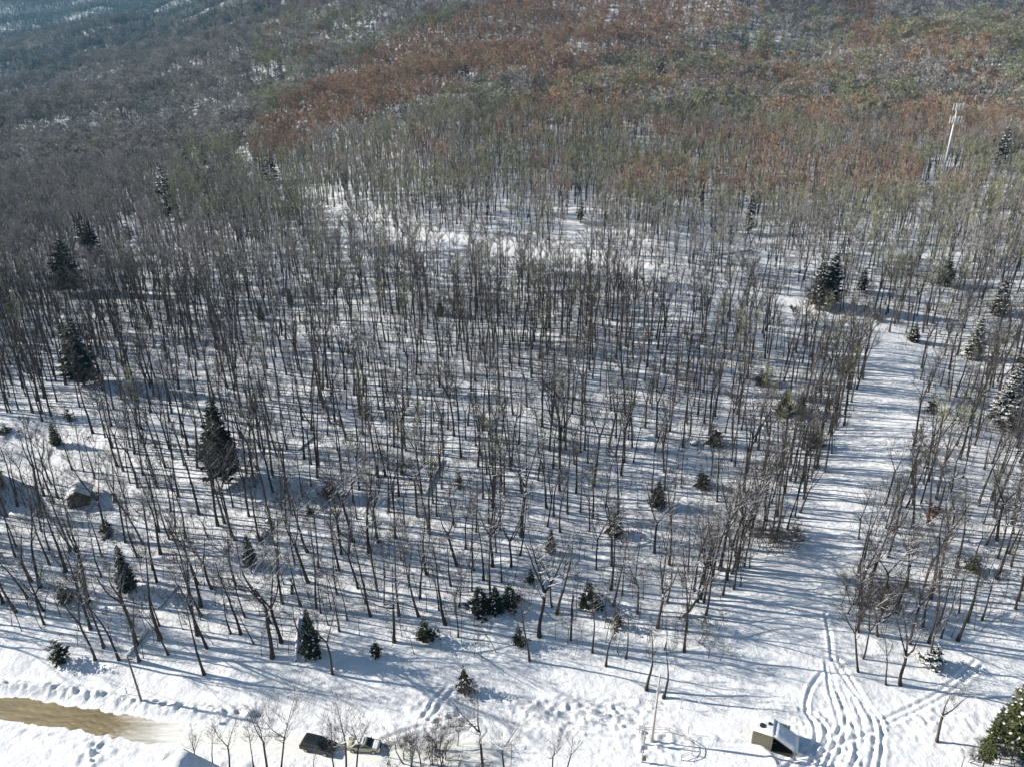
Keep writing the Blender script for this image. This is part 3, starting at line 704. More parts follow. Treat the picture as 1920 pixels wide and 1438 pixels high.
# which kind of wood grows where
ridge = in_poly(PX, PY, [(470, 330), (520, 230), (640, 150), (760, 90), (900, 40), (1100, -60), (1500, -160), (1420, 60), (1180, 130), (1020, 170), (860, 190), (800, 240), (640, 270), (560, 330)])
patch = vnoise(Xa / 42, Ya / 42, 61) * .6 + vnoise(Xa / 17, Ya / 17, 62) * .4
pr = np.where(ridge, .96, np.where((PX > 1000) & (PY < 420), np.where(patch > .55, .8, .08), .0)); pr = np.where((PX > 480) & (PY < 420) & (PX <= 1000) & ~ridge, np.where(patch > .68, .5, .04), pr)
patch2 = vnoise(Xa / 30, Ya / 30, 65)
po = np.where((PX > 330) & (PY < 470) & (PY > 40), np.where(patch2 > .42, .75, .15), np.where((PX > 480) & (PY < 640) & (PY > 40), np.where(patch2 > .55, .45, .10), .05)); po = np.where((PX < 480) & (PY < 300), .05, po)
u = rng.random(len(Xa)); kindA = np.where(u < pr, 1, np.where(rng.random(len(Xa)) < po, 2, 0))
blue = (PX < 760) & (Ya > 1100) & (vnoise(Xa / 120, Ya / 160, 67) > .36) ; everg = (rng.random(len(Xa)) < np.where((Ya > 1620) & (PX < 760), .8, np.where(blue, .6, np.where((PX < 480) & (Ya > 600), .05, .008)))) & (Ya > 430)
far = Ya > 430
mid_kw = dict(twigs=560, tw=.036, tl=1.0, nl=10, sides=4, crown_from=.54)
far_kw = dict(twigs=420, tw=.19, tl=1.6, nl=10, sides=3, crown_from=.30, spread=1.2)
srcs = {}
for key, (tg, sn) in {'grey': ('twig', 0.03), 'russet': ('twig_russet', .02), 'olive': ('twig_olive', .04)}.items():
    srcs[key, 0] = [mesh_joined(400 + i, key, twig=tg, snowfrac=sn, fork=(i % 3 == 2), dia=.50, **mid_kw) for i in range(6)]
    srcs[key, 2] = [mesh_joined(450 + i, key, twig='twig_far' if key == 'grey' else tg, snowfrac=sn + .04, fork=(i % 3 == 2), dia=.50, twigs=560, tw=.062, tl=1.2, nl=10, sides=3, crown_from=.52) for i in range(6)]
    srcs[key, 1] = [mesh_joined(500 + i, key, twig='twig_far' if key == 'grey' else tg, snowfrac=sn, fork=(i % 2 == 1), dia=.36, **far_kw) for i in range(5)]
def do(mask, name, label, cat, meshes, hlo, hhi, unit=TH, wide=1.0, sink=0):
    n = int(mask.sum())
    if not n: return
    h = rng.uniform(hlo, hhi, n) / unit; sc = np.stack([h * wide, h * wide, h], 1)
    lx = np.where(Xa[mask] / Ya[mask] < -.3, -.05, 0)
    print(name, n)
    return stuff_forest(name, label, cat, meshes, Xa[mask], Ya[mask], Za[mask] - sink, rng.uniform(0, 6.28, n), (rng.normal(0, .04, n), rng.normal(0, .04, n) + lx), sc)
mid = Ya < 205
do((kindA == 0) & mid, 'grey_woodland', 'grey bare hardwood forest on the snowy slope behind the nearest trees', 'forest', srcs['grey', 0], 11, 21)
do((kindA == 0) & ~far & ~mid, 'upper_grey_woodland', 'grey bare hardwood forest across the upper half of the snowy slope', 'forest', srcs['grey', 2], 11, 19)
do((kindA == 2) & ~far, 'olive_woodland', 'olive tinged bare forest growing across the middle of the slope', 'forest', srcs['olive', 2], 11, 19)
do((kindA == 1) & ~far, 'russet_woodland', 'russet tinged bare trees in patches near the cell tower', 'forest', srcs['russet', 2], 11, 18)
do((kindA == 0) & far & ~everg, 'distant_grey_woodland', 'dense grey leafless forest filling the far hillside at upper left', 'forest', srcs['grey', 1], 9, 19, wide=1.7)
do((kindA == 2) & far & ~everg, 'distant_olive_woodland', 'olive leafless forest on the far upper slope', 'forest', srcs['olive', 1], 9, 19, wide=1.7)
do((kindA == 1) & far & ~everg, 'distant_russet_woodland', 'dense reddish brown leafless forest along the ridge at the top', 'forest', srcs['russet', 1], 9, 18, wide=1.7)
def spruce_joined(seed, needle='needle', **k):
    T, N_, W = spruce_parts(seed, **k); b = len(T.v); nT = len(T.f); T.v += N_.v; T.f += [tuple(i + b for i in f) for f in N_.f]; T.m += [1] * len(N_.f)
    b = len(T.v); T.v += W.v; T.f += [tuple(i + b for i in f) for f in W.f]; T.m += [2] * len(W.f)
    return T.mesh('spruce', [M['bark'], M[needle], M['snow']])
do(everg & (Ya < 3300), 'distant_evergreen_woodland', 'dark blue green evergreen forest on the far mountain at top left', 'forest', [spruce_joined(600 + i, 'needle_hazed', levels=10, spray=3, wid=3.4, snow=.12) for i in range(4)], 12, 22, unit=15, wide=1.2)

# saplings between the trees
XS, YS = scatter(84, 230, 2.6, .95); m = rng.random(len(XS)) < np.where(YS < 135, 1.25, .75) * (.3 + vnoise(XS / 12, YS / 12, 71) * 1.3); XS, YS = XS[m], YS[m]; ZS = height(XS, YS)
n = len(XS); hs = rng.uniform(1.8, 7.5, n) / TH
stuff_forest('sapling_thicket', 'thin leafless saplings and brush scattered between the trees on the snow', 'saplings', [mesh_joined(700 + i, 's', dia=.30, twigs=240, tw=.07, tl=1.5, nl=10, sides=4, crown_from=.25, fork=i % 2 == 0) for i in range(5)],
    XS, YS, ZS, rng.uniform(0, 6.28, n), (rng.normal(0, .09, n), rng.normal(0, .09, n)), np.stack([hs * 1.15, hs * 1.15, hs], 1))

# ------------------------------------------------------------------ conifers
spr_cache = {}
BEECH = [mesh_pair(900 + i, 'b', twig='deadleaf', fork=True, twigs=900, tw=.5, tl=.9, crown_from=.2, spread=1.3) for i in range(2)]
def spruce(px, py, ty, label, snow=0, kind='needle', wide=1.0, low=.06, group=None, name='spruce_tree', cat='tree', maxh=26):
    b, t = base_top(px, py, px, ty)
    h = min(max(t.z - b.z, 1.2), maxh)
    if kind == 'deadleaf':
        o = thing('beech_tree', label, cat, b, random.uniform(0, 6.28)); T, C = BEECH[random.randrange(2)]
        obj('trunk', T, o); obj('crown', C, o); o.scale = (h / TH * 1.4, h / TH * 1.4, h / TH); return o
    small = h < 5; key = (kind, snow, low, small, random.randrange(3), b.y > 260)
    if key not in spr_cache:
        T, N_, W = spruce_parts(hash((snow, low, small, key[4])) % 1000, snow=snow, low=low, levels=14 if small else (16 if key[5] else 28), spray=5 if key[5] or small else 9, wid=4.6 if small else 3.2, rag=small)
        spr_cache[key] = (T.mesh('trunk', M['bark'], True), N_.mesh('foliage', M[kind]), W.mesh('snow', M['snow']) if snow else None)
    T, N_, W = spr_cache[key]
    o = thing(name, label, cat, b, random.uniform(0, 6.28), group)
    obj('trunk', T, o); obj('foliage', N_, o)
    if W: obj('snow_load', W, o)['kind'] = 'stuff'
    s = h / 15; o.scale = (s * wide, s * wide, s); return o
for px, py, ty, lb, sn, kd, wd, lw in SPR: spruce(px, py, ty, lb, sn, kd, wd, lw)
for i, (px, py, ty) in enumerate(FARSP):
    if hit(px, py): spruce(px, py, ty, 'small dark evergreen standing out above the grey forest on the far hillside', (.25 if i % 3 else .0), 'needle', 1.7, .1, group='lone evergreens on the far hillside')
LONE = [o for o in COL.objects if o.get('group') == 'lone evergreens on the far hillside']

# ------------------------------------------------------------------ vehicles
def car(px, py, rz, label, paint, style, snow):
    x, y_, z = place(px, py)
    o = thing('parked_car', label, 'car', (x, y_, z), rz)
    L, Wd, Hh = (4.9, 1.95, 1.78) if style == 'suv' else (4.7, 1.8, 1.5)
    if style == 'suv':
        low = [(-2.42, .35), (-2.45, .85), (-2.3, 1.08), (1.15, 1.10), (2.1, .98), (2.42, .78), (2.45, .38)]
        cab = [(-2.28, 1.08), (-2.02, 1.70), (-1.6, 1.78), (.15, 1.76), (.55, 1.62), (1.22, 1.10)]
    else:
        low = [(-2.3, .32), (-2.33, .78), (-2.15, .95), (1.0, .97), (1.95, .86), (2.28, .68), (2.3, .34)]
        cab = [(-1.75, .95), (-1.15, 1.42), (-.6, 1.5), (.25, 1.48), (1.15, .97)]
    def extr(prof, w0, w1, h0, h1):
        b = MB(); n = len(prof)
        for sgn in (-1, 1):
            for (a, c) in prof:
                k = (c - h0) / max(h1 - h0, .01); wv = (w0 + (w1 - w0) * max(0, min(1, k))) / 2; b.v.append((a, sgn * wv, c))
        b.f.append(tuple(range(n))); b.f.append(tuple(range(2 * n - 1, n - 1, -1)))
        for i in range(n): j = (i + 1) % n; b.f.append((j, i, n + i, n + j))
        b.m = [0] * len(b.f); return b
    extr(low, Wd, Wd * .96, .3, 1.1).build('body', M[paint], o, bevel=.10)
    c0 = cab[0][1]; c1 = max(c for _, c in cab)
    extr(cab, Wd * .93, Wd * .74, c0, c1).build('cabin', M[paint], o, bevel=.11)
    # glass: a band on each side, windscreen and rear window, 12 mm proud of the cabin
    def widthat(c): return (Wd * .93 + (Wd * .74 - Wd * .93) * (c - c0) / (c1 - c0)) / 2
    zb, zt = c0 + .07, c1 - .13
    def xat(c, front):
        pr = cab if not front else cab[::-1]
        for (a, h1), (b_, h2) in zip(pr[:-1], pr[1:]):
            if h1 <= c <= h2: return a + (b_ - a) * (c - h1) / (h2 - h1 + 1e-6)
        return pr[len(pr) // 2][0]
    for sgn in (-1, 1):
        xr0, xf0, xr1, xf1 = xat(zb, 0) + .18, xat(zb, 1) - .2, xat(zt, 0) + .14, xat(zt, 1) - .16
        nwin = 3 if style == 'suv' else 2
        for k in range(nwin):
            a, b_ = k / nwin + .015, (k + 1) / nwin - .015
            q = [(xr0 + (xf0 - xr0) * a, sgn * (widthat(zb) + .012), zb), (xr0 + (xf0 - xr0) * b_, sgn * (widthat(zb) + .012), zb), (xr1 + (xf1 - xr1) * b_, sgn * (widthat(zt) + .012), zt), (xr1 + (xf1 - xr1) * a, sgn * (widthat(zt) + .012), zt)]
            g = MB(); g.poly(q if sgn < 0 else q[::-1]); g.build('side_window', M['glass'], o)
        mrr = MB().quadbox((xat(zb, 1) - .38, sgn * (Wd / 2 - .02) - .09, zb - .02), (xat(zb, 1) - .22, sgn * (Wd / 2 - .02) + .09, zb + .13)); mrr.build('wing_mirror', M['paint_dark'], o, bevel=.02)
    for fr, nm in ((1, 'windscreen'), (0, 'rear_window')):
        e = .014 if fr else -.014
        xa, xb = xat(zb, fr) + e, xat(zt, fr) + e; wa, wb = widthat(zb) - .1, widthat(zt) - .08
        q = [(xa, -wa, zb + .01), (xa, wa, zb + .01), (xb, wb, zt + .01), (xb, -wb, zt + .01)]
        g = MB(); g.poly(q if fr else q[::-1]); g.build(nm, M['glass'], o)
    for sx in (-1.42, 1.45):
        for sgn in (-1, 1):
            wh = bpy.data.objects.new('wheel', None); COL.objects.link(wh); wh.parent = o; wh.location = (sx, sgn * (Wd / 2 - .08), .34)
            b = MB(); b.tube([(0, -.12, 0), (0, -.10, 0), (0, .10, 0), (0, .12, 0)], [.30, .34, .34, .30], 18); b.build('tyre', M['tyre'], wh)
            b = MB(); b.tube([(0, sgn * .121, 0), (0, sgn * .14, 0)], [.21, .17], 14); b.build('rim', M['rim'], wh)
    fx = low[-2][0]
    for sgn in (-1, 1):
        MB().quadbox((fx - .12, sgn * .72 - .2, .62), (fx + .035, sgn * .72 + .2, .76)).build('headlight', M['lamp'], o, bevel=.02)
        MB().quadbox((low[1][0] - .02, sgn * .75 - .12, .7), (low[1][0] + .14, sgn * .75 + .12, .92)).build('tail_light', M['red'], o, bevel=.02)
    MB().quadbox((fx - .05, -.45, .5), (fx + .05, .45, .7)).build('grille', M['tyre'], o)
    if snow:
        b = MB(); n = 10
        for i in range(n + 1):
            for j in range(7):
                t = i / n; a = cab[1][0] + .1 + (cab[-2][0] - cab[1][0] - .3) * t; yy = (j / 6 - .5) * Wd * .66
                b.v.append((a, yy, c1 - .02 + (.09 if 0 < i < n and 0 < j < 6 else 0) * snow * (1 + .6 * random.random())))
        for i in range(n):
            for j in range(6): q = i * 7 + j; b.f.append((q, q + 7, q + 8, q + 1)); b.m.append(0)
        b.build('roof_snow', M['snow'], o, smooth=True)
        b = MB(); n = 8; x0, x1 = cab[-1][0] + .05, fx - .15
        for i in range(n + 1):
            for j in range(7):
                a = x0 + (x1 - x0) * i / n; yy = (j / 6 - .5) * Wd * .8; zz = np.interp(a, [p[0] for p in low[2:6]], [p[1] for p in low[2:6]])
                b.v.append((a, yy, zz - .02 + (.06 if 0 < i < n and 0 < j < 6 else 0) * (1 + .8 * random.random()) * snow))
        for i in range(n):
            for j in range(6): q = i * 7 + j; b.f.append((q, q + 7, q + 8, q + 1)); b.m.append(0)
        b.build('bonnet_snow', M['snow'], o, smooth=True)
    return o
car(598, 1403, R(-14), 'black SUV parked on the snowy roadside behind a bare tree', 'paint_dark', 'suv', 0)
car(684, 1402, R(-4), 'beige car with dark windows parked right of the black SUV', 'paint_beige', 'sedan', .7)

# ------------------------------------------------------------------ poles
x, y_, z = place(265, 1313)
t = thing('street_lamp', 'dark wooden utility pole with lamp arm on the snowbank above the muddy road', 'lamp post', (x, y_, z))
MB().tube([(0, 0, -.5), (-.15, 0, 4), (-.35, 0, 8.2)], [.16, .14, .11], 8).build('pole', M['darkpole'], t, True)
MB().tube([(-.3, 0, 6.2), (-1.0, -.2, 6.7), (-1.9, -.5, 6.8)], [.05, .045, .04], 6).build('lamp_arm', M['metal'], t)
MB().quadbox((-2.7, -.75, 6.68), (-1.85, -.38, 6.88)).build('lamp_head', M['antenna'], t, bevel=.05)
MB().quadbox((-1.0, -.08, 7.6), (.3, .08, 7.74)).build('crossarm', M['darkpole'], t)
MB().tube([(-.35, 0, 8.15), (-.35, 0, 8.55)], [.09, .05], 8).build('insulator', M['antenna'], t)
P0 = Vector((x - .35, y_, z + 8.5))
x, y_, z = place(1222, 1388)
t = thing('utility_pole', 'tall pale utility pole at the edge of the wood right of centre', 'pole', (x, y_, z))
MB().tube([(0, 0, -.5), (.1, 0, 6), (.2, 0, 12)], [.2, .17, .13], 9).build('pole', M['pole'], t, True)
MB().tube([(.22, 0, 11.7), (.22, 0, 12.4)], [.08, .05], 7).build('insulator', M['antenna'], t)
MB().quadbox((-.1, -.42, 9.4), (.42, -.14, 10.1)).build('equipment_box', M['metal'], t, bevel=.03)
P1 = Vector((x + .2, y_, z + 12))
for (px, py, h, lb) in ((1205, 1392, 3.6, 'short post with a small box just left of the tall pale pole'), (1203, 1428, 5.4, 'tall thin post with boxes below the tall pale pole at the bottom edge')):
    x, y_, z = place(px, py)
    t = thing('marker_post', lb, 'post', (x, y_, z))
    MB().tube([(0, 0, -.4), (.05, 0, h)], [.09, .07], 8).build('post', M['pole'], t)
    MB().quadbox((-.28, -.2, h * .45), (.2, -.05, h * .45 + .75)).build('box', M['wall_grey'], t, bevel=.02)
    if h > 5: MB().quadbox((.08, -.25, .5), (.5, -.05, 1.3)).build('lower_box', M['wood'], t, bevel=.02)
# low rail round the pole base
x, y_, z = place(1222, 1388)
t = thing('rail_fence', 'low weathered rail fence curving round the tall pale pole', 'fence', (x, y_, z))
arc = [(-1.6, 1.0), (.4, 1.5), (2.6, 1.0), (4.6, .2), (5.6, -1.0), (5.0, -2.3), (3.4, -3.0)]
for i, (a, b_) in enumerate(arc):
    zz = H(x + a, y_ + b_) - z; MB().tube([(a, b_, zz - .3), (a, b_, zz + 1.0)], [.07, .06], 6).build('post', M['pole'], t)
for (a, b_), (c, d_) in zip(arc[:-1], arc[1:]):
    z1 = H(x + a, y_ + b_) - z; z2 = H(x + c, y_ + d_) - z
    for hh in (.5, .88): MB().tube([(a, b_, z1 + hh), (c, d_, z2 + hh)], [.045, .045], 5).build('rail', M['pole'], t)
for px, py, h, lb in ((841, 1362, 1.5, 'thin dark stake standing in the snow beyond the road near the middle'), (1290, 1376, 1.6, 'thin stake right of the tall pale pole'), (238, 1300, 1.2, 'thin stake in the snowbank left of the lamp pole')):
    b = MB().tube([(0, 0, -.3), (.03, 0, h)], [.045, .04], 6).build('snow_stake', M['darkpole']); b.location = place(px, py); tag(b, lb, 'stake')
def wire(a, b_, sag, name, lb):
    pts = [a.lerp(b_, i / 14) - Vector((0, 0, sag * 4 * (i / 14) * (1 - i / 14))) for i in range(15)]
    o = MB().tube(pts, [.022] * 15, 4).build(name, M['wire']); return tag(o, lb, 'cable')
wire(P0, P0 + Vector((-46, 14, 1.5)), 1.2, 'power_cable', 'thin overhead cable running left from the lamp pole')

# cell tower
x, y_, z = place(1762, 352)
t = thing('cell_tower', 'white cell tower monopole rising from the wood at upper right', 'cell tower', (x, y_, z))
b_, tp = base_top(1762, 352, 1783, 197); HT = tp.z - z
MB().tube([(0, 0, -1), (0, 0, HT * .5), (0, 0, HT)], [.6, .47, .32], 12).build('monopole', M['metal'], t, True)
for tier, (hz, rad, np_, ph) in enumerate(((HT - 6.6, 2.9, 4, 2.9), (HT - 1.4, 2.5, 3, 2.9))):
    pf = MB()
    cor = [Vector((math.cos(a) * rad, math.sin(a) * rad, hz)) for a in (R(90), R(210), R(330))]
    for i in range(3):
        pf.tube([cor[i], cor[(i + 1) % 3]], [.12, .12], 6); pf.tube([Vector((0, 0, hz)), cor[i]], [.13, .13], 6)
        pf.tube([cor[i] + Vector((0, 0, 1.2)), cor[(i + 1) % 3] + Vector((0, 0, 1.2))], [.07, .07], 5)
    pf.build('platform_tier', M['metal'], t)
    for i in range(3):
        a, c = cor[i], cor[(i + 1) % 3]; mid = (a + c) / 2; ndir = Vector((mid.x, mid.y, 0)).normalized(); ang = math.atan2(ndir.y, ndir.x)
        for k in range(np_):
            p = a.lerp(c, (k + .5) / np_) + ndir * .35
            an = MB().quadbox((-.14, -.22, -ph / 2 + .5), (.14, .22, ph / 2 + .5)); o2 = an.build('antenna', M['antenna'], t, bevel=.04); o2.location = p; o2.rotation_euler = (0, 0, ang)
MB().tube([(0, 0, HT), (0, 0, HT + 2.4)], [.05, .03], 5).build('lightning_rod', M['metal'], t)
x, y_, z = place(1745, 360)
t = thing('equipment_cabin', 'small pale equipment cabin with snow on top at the cell tower base', 'cabin', (x, y_, z), R(8))
MB().quadbox((-1.8, -1.2, -.3), (1.8, 1.2, 2.5)).build('wall', M['wall_grey'], t); MB().quadbox((-2, -1.4, 2.5), (2, 1.4, 2.95), taper=.93).build('roof', M['snow'], t)
MB().quadbox((-.5, -1.24, 0), (.5, -1.21, 2.1)).build('door', M['darkpole'], t)

# ------------------------------------------------------------------ buildings
def gable(name, label, loc, rz, w_, l_, h_, rh, wall, door=True, windows=2, ov=.4, cat='house'):
    t = thing(name, label, cat, loc, rz)
    b = MB(); a = w_ / 2; c = l_ / 2
    b.v = [(-a, -c, -1), (a, -c, -1), (a, c, -1), (-a, c, -1), (-a, -c, h_), (a, -c, h_), (a, c, h_), (-a, c, h_), (0, -c, h_ + rh), (0, c, h_ + rh)]
    b.f = [(0, 1, 5, 8, 4), (2, 3, 7, 9, 6), (1, 2, 6, 5), (3, 0, 4, 7)]; b.m = [0] * 4; b.build('wall', wall, t)
    s = rh / a; th = .16
    rf = MB()
    for sg in (-1, 1):
        x0, z0 = 0, h_ + rh + .02; x1, z1 = sg * (a + ov), h_ - s * ov + .02
        q = [(x0, -c - ov, z0), (x1, -c - ov, z1), (x1, c + ov, z1), (x0, c + ov, z0)]
        i = len(rf.v); rf.v += q + [(p[0], p[1], p[2] + th) for p in q]
        fs = [(0, 1, 2, 3), (7, 6, 5, 4), (0, 4, 5, 1), (1, 5, 6, 2), (2, 6, 7, 3), (3, 7, 4, 0)]
        for f in fs: rf.f.append(tuple(i + k for k in f)); rf.m.append(0)
    r_ = rf.build('roof', M['darkpole'], t)
    sn = MB(); n = 14; mcols = 10
    for j in range(n + 1):
        for i in range(mcols + 1):
            xx = -(a + ov - .05) + (2 * (a + ov) - .1) * i / mcols; yy = -c - ov + .05 + (l_ + 2 * ov - .1) * j / n
            e = min(i, mcols - i, j, n - j); zz = h_ + rh - s * abs(xx) + .02 + th + (.30 if e > 0 else 0.01) * (1 + .25 * random.random())
            if i == mcols // 2: zz -= .05
            sn.v.append((xx, yy, zz))
    for j in range(n):
        for i in range(mcols): q = j * (mcols + 1) + i; sn.f.append((q, q + 1, q + mcols + 2, q + mcols + 1)); sn.m.append(0)
    sn.build('roof_snow', M['snow'], t, smooth=True)
    if door: MB().quadbox((-.5, -c - .05, 0), (.45, -c + .01, 2.05)).build('door', M['darkpole'], t)
    for k in range(windows):
        yy = -c + l_ * (k + 1) / (windows + 1)
        wd = MB().quadbox((a - .01, yy - .5, 1.0), (a + .05, yy + .5, 2.1)).build('window', M['antenna'], t)
        MB().quadbox((a + .052, yy - .42, 1.08), (a + .06, yy + .42, 2.02)).build('pane', M['glass'], wd)
    return t
x, y_, z = place(-30, 915)
gable('house', 'grey house with snowy roof cut by the left edge of the clearing', (x - 3.6, y_, z), R(64), 8.5, 12, 3.2, 2.6, M['wall_grey'])
x, y_, z = place(152, 938)
gable('shed', 'small brown shed with snowy gable roof among trees at the left', (x, y_, z), R(22), 3.8, 4.2, 2.0, 1.3, M['wall_brown'], windows=1, cat='shed')
x, y_, z = place(344, 1500)
gable('house', 'house with snowy gable roof, only its peak showing at the bottom edge', (x - .5, y_ - 1.8, z), R(-2), 7.5, 9, 2.6, 2.6, M['wall_grey'])

# open fronted hut by the trail foot
x, y_, z = place(1443, 1390)
t = thing('lift_hut', 'olive plank hut with snow on top and dark open side at the trail foot', 'hut', (x, y_, z), R(-24))
Wx, Wy, Hh = 4.6, 2.9, 2.5
for side, (p, q) in {'front': ((-Wx / 2, -Wy / 2), (.3, -Wy / 2)), 'left': ((-Wx / 2, Wy / 2), (-Wx / 2, -Wy / 2)), 'back': ((Wx / 2, Wy / 2), (-Wx / 2, Wy / 2))}.items():
    p = Vector(p); q = Vector(q); L = (q - p).length; nb = max(3, int(L / .36)); ang = math.atan2((q - p).y, (q - p).x)
    for k in range(nb):
        c = p.lerp(q, (k + .5) / nb); o2 = MB().quadbox((-L / nb / 2 + .012, -.03, -.4), (L / nb / 2 - .012, .03, Hh + random.uniform(-.02, .02))).build('plank', M['wood'], t)
        o2.location = (c.x, c.y, 0); o2.rotation_euler = (0, 0, ang)
MB().quadbox((-Wx / 2 + .06, -Wy / 2 + .06, -.3), (.28, Wy / 2 - .06, Hh - .1)).build('interior_shade', M['dark'], t)  # solid block; the shade of the open side is its near-black colour
MB().quadbox((-Wx / 2 - .1, -Wy / 2 - .1, Hh + .03), (.45, Wy / 2 + .1, Hh + .13)).build('roof_deck', M['wood'], t)
sn = MB(); nx_, ny_ = 14, 12
for j in range(ny_ + 1):
    for i in range(nx_ + 1):
        xx = -Wx / 2 - .08 + (Wx / 2 + .5) * i / nx_; yy = -Wy / 2 - .08 + (Wy + .16) * j / ny_; e = min(i, nx_ - i, j, ny_ - j)
        sn.v.append((xx, yy, Hh + .13 + (.0 if e == 0 else .32 + .14 * float(vnoise(xx * 2, yy * 2, 90)))))
for j in range(ny_):
    for i in range(nx_): q = j * (nx_ + 1) + i; sn.f.append((q, q + 1, q + nx_ + 2, q + nx_ + 1)); sn.m.append(0)
sn.build('roof_snow', M['snow'], t, smooth=True)
for (cx, cy, rx) in ((-1.25, -.55, .42), (-.35, .15, .26)):
    MB().tube([(cx, cy, Hh + .1), (cx, cy, Hh + .66)], [rx, rx * .9], 12).build('roof_snow_hole', M['dark'], t)  # near-black plugs stand in for dark holes in the roof snow
# the pitched canopy leaning out to the right
b = MB(); A = Vector((.35, -Wy / 2 - .1, Hh + .25)); B_ = Vector((.35, Wy / 2 + .1, Hh + .25)); C_ = Vector((3.6, Wy / 2 + .1, 1.05)); D_ = Vector((3.6, -Wy / 2 - .1, 1.05)); dn = Vector((-.08, 0, -.14))
b.v = [tuple(v_) for v_ in (A, D_, C_, B_, A + dn, D_ + dn, C_ + dn, B_ + dn)]; b.f = [(0, 1, 2, 3), (7, 6, 5, 4), (0, 4, 5, 1), (1, 5, 6, 2), (2, 6, 7, 3), (3, 7, 4, 0)]; b.m = [0] * 6
b.build('canopy', M['wood'], t)
b = MB()
for j in range(9):
    for i in range(11):
        p = A.lerp(D_, i / 10).lerp(B_.lerp(C_, i / 10), j / 8); e = min(i, 10 - i, j, 8 - j); b.v.append((p.x, p.y, p.z + .01 + (.26 if e else 0) * random.uniform(.9, 1.15)))
for j in range(8):
    for i in range(10): q = j * 11 + i; b.f.append((q, q + 1, q + 12, q + 11)); b.m.append(0)
b.build('canopy_snow', M['snow'], t, smooth=True)
MB().tube([(3.2, -Wy / 2, -.4), (3.2, -Wy / 2, 1.15)], [.07, .07], 6).build('post', M['wood'], t)
MB().quadbox((.3, -Wy / 2, -.4), (3.0, Wy / 2, .02)).build('floor', M['dark'], t)  # slab coloured near-black to put in the shade under the canopy

# ------------------------------------------------------------------ snags, logs, boulders, thickets
def snag(px, py, ty, dia, lb):
    b, tt = base_top(px, py, px, ty); h = max(1.5, tt.z - b.z); r = random.Random(px)
    P = [(r.gauss(0, .03) * i, r.gauss(0, .03) * i, -.4 + (h + .4) * i / 5) for i in range(6)]
    m_ = MB().tube(P, [dia * .7, dia * .52, dia * .5, dia * .47, dia * .45, dia * .4], 8)
    for k in range(3):
        a = k * 2.1 + r.random(); m_.tube([(P[-1][0] + math.cos(a) * dia * .2, P[-1][1] + math.sin(a) * dia * .2, h - .2), (P[-1][0] + math.cos(a) * dia * .25, P[-1][1] + math.sin(a) * dia * .25, h + r.uniform(.2, .7))], [dia * .18, .02], 5)
    o = m_.build('broken_snag', M['bark'], smooth=False); o.location = b; tag(o, lb, 'dead trunk')
snag(548, 1112, 1088, .55, 'short black broken snag above the dark spruce at lower left')
snag(167, 1140, 1085, .4, 'broken trunk with splintered top at the lower left')
snag(1070, 1199, 1117, .34, 'limbless broken trunk right of the low dark clump')
snag(1462, 1300 - 330, 940, .3, 'broken stub left of the upper trail bend')
snag(1028, 665, 633, .34, 'limbless stub among trunks above the big spreading tree')
def log(px, py, px2, py2, dia, lb):
    a = Vector(place(px, py)); b = Vector(place(px2, py2)); P = [a.lerp(b, i / 6) + Vector((0, 0, dia * .35)) for i in range(7)]
    for i, p in enumerate(P): p.z = H(p.x, p.y) + dia * .35
    o0 = a; P = [p - o0 for p in P]
    t = thing('fallen_log', lb, 'log', a)
    MB().tube(P, [dia / 2 * (1 - .08 * i) for i in range(7)], 7).build('log', M['bark'], t, True)
    MB().tube([p + Vector((0, 0, dia * .32)) for p in P], [dia * .55 * (1 - .06 * i) for i in range(7)], 8).build('snow_cover', M['snow'], t, True)
log(800, 925, 830, 862, .4, 'snow covered log leaning up the slope below the centre')
log(560, 845, 590, 818, .35, 'fallen trunk lying left of centre among bare trunks')
log(240, 1230, 280, 1180, .45, 'broad snowy fallen trunk above the lamp pole')
log(298, 1140, 335, 1098, .35, 'fallen trunk up slope of the broad snowy one')
log(555, 1240, 560, 1160, .4, 'straight snowy log running up slope beside the dark spruce')
log(1340, 480, 1410, 470, .5, 'snowy log beside the forest road at upper right')
log(20, 965, 55, 975, .5, 'fallen log at the left edge below the clearing')
def boulder(px, py, r_, lb, snowy=True):
    x, y_, z = place(px, py); rr = random.Random(px); t = thing('boulder', lb, 'boulder', (x, y_, z), rr.uniform(0, 6))
    for nm, mt, k, dz in (('rock', 'stone', 1.0, 0), ('snow_cap', 'snow', .92, .28)):
        b = MB(); nu, nv = 14, 8
        for j in range(nv + 1):
            th = math.pi * j / nv
            for i in range(nu):
                ph = 2 * math.pi * i / nu; d = 1 + .5 * (float(vnoise(math.cos(ph) * 1.6 + 5 + px, math.sin(ph) * 1.6 + math.cos(th) * 1.4 + 9, 95)) - .5)
                b.v.append((r_ * k * 1.25 * d * math.sin(th) * math.cos(ph), r_ * k * d * math.sin(th) * math.sin(ph), dz * r_ + r_ * .62 * k * d * math.cos(th)))
        for j in range(nv):
            for i in range(nu): a = j * nu + i; c = j * nu + (i + 1) % nu; b.f.append((a, a + nu, c + nu, c)); b.m.append(0)
        b.build(nm, M[mt], t, smooth=(nm != 'rock'))
boulder(1490, 1008, 1.3, 'snow capped rock on the left side of the trail')
boulder(490, 1002, 1.1, 'dark rock at the foot of a trunk left of centre')
boulder(1300, 830, 1.0, 'snow capped boulder in the wood left of the upper trail')
boulder(765, 775, .9, 'low snow capped rock on the bright snow left of the spreading tree')
boulder(504, 978, .6, 'small dark rock above the shaded snow patch')

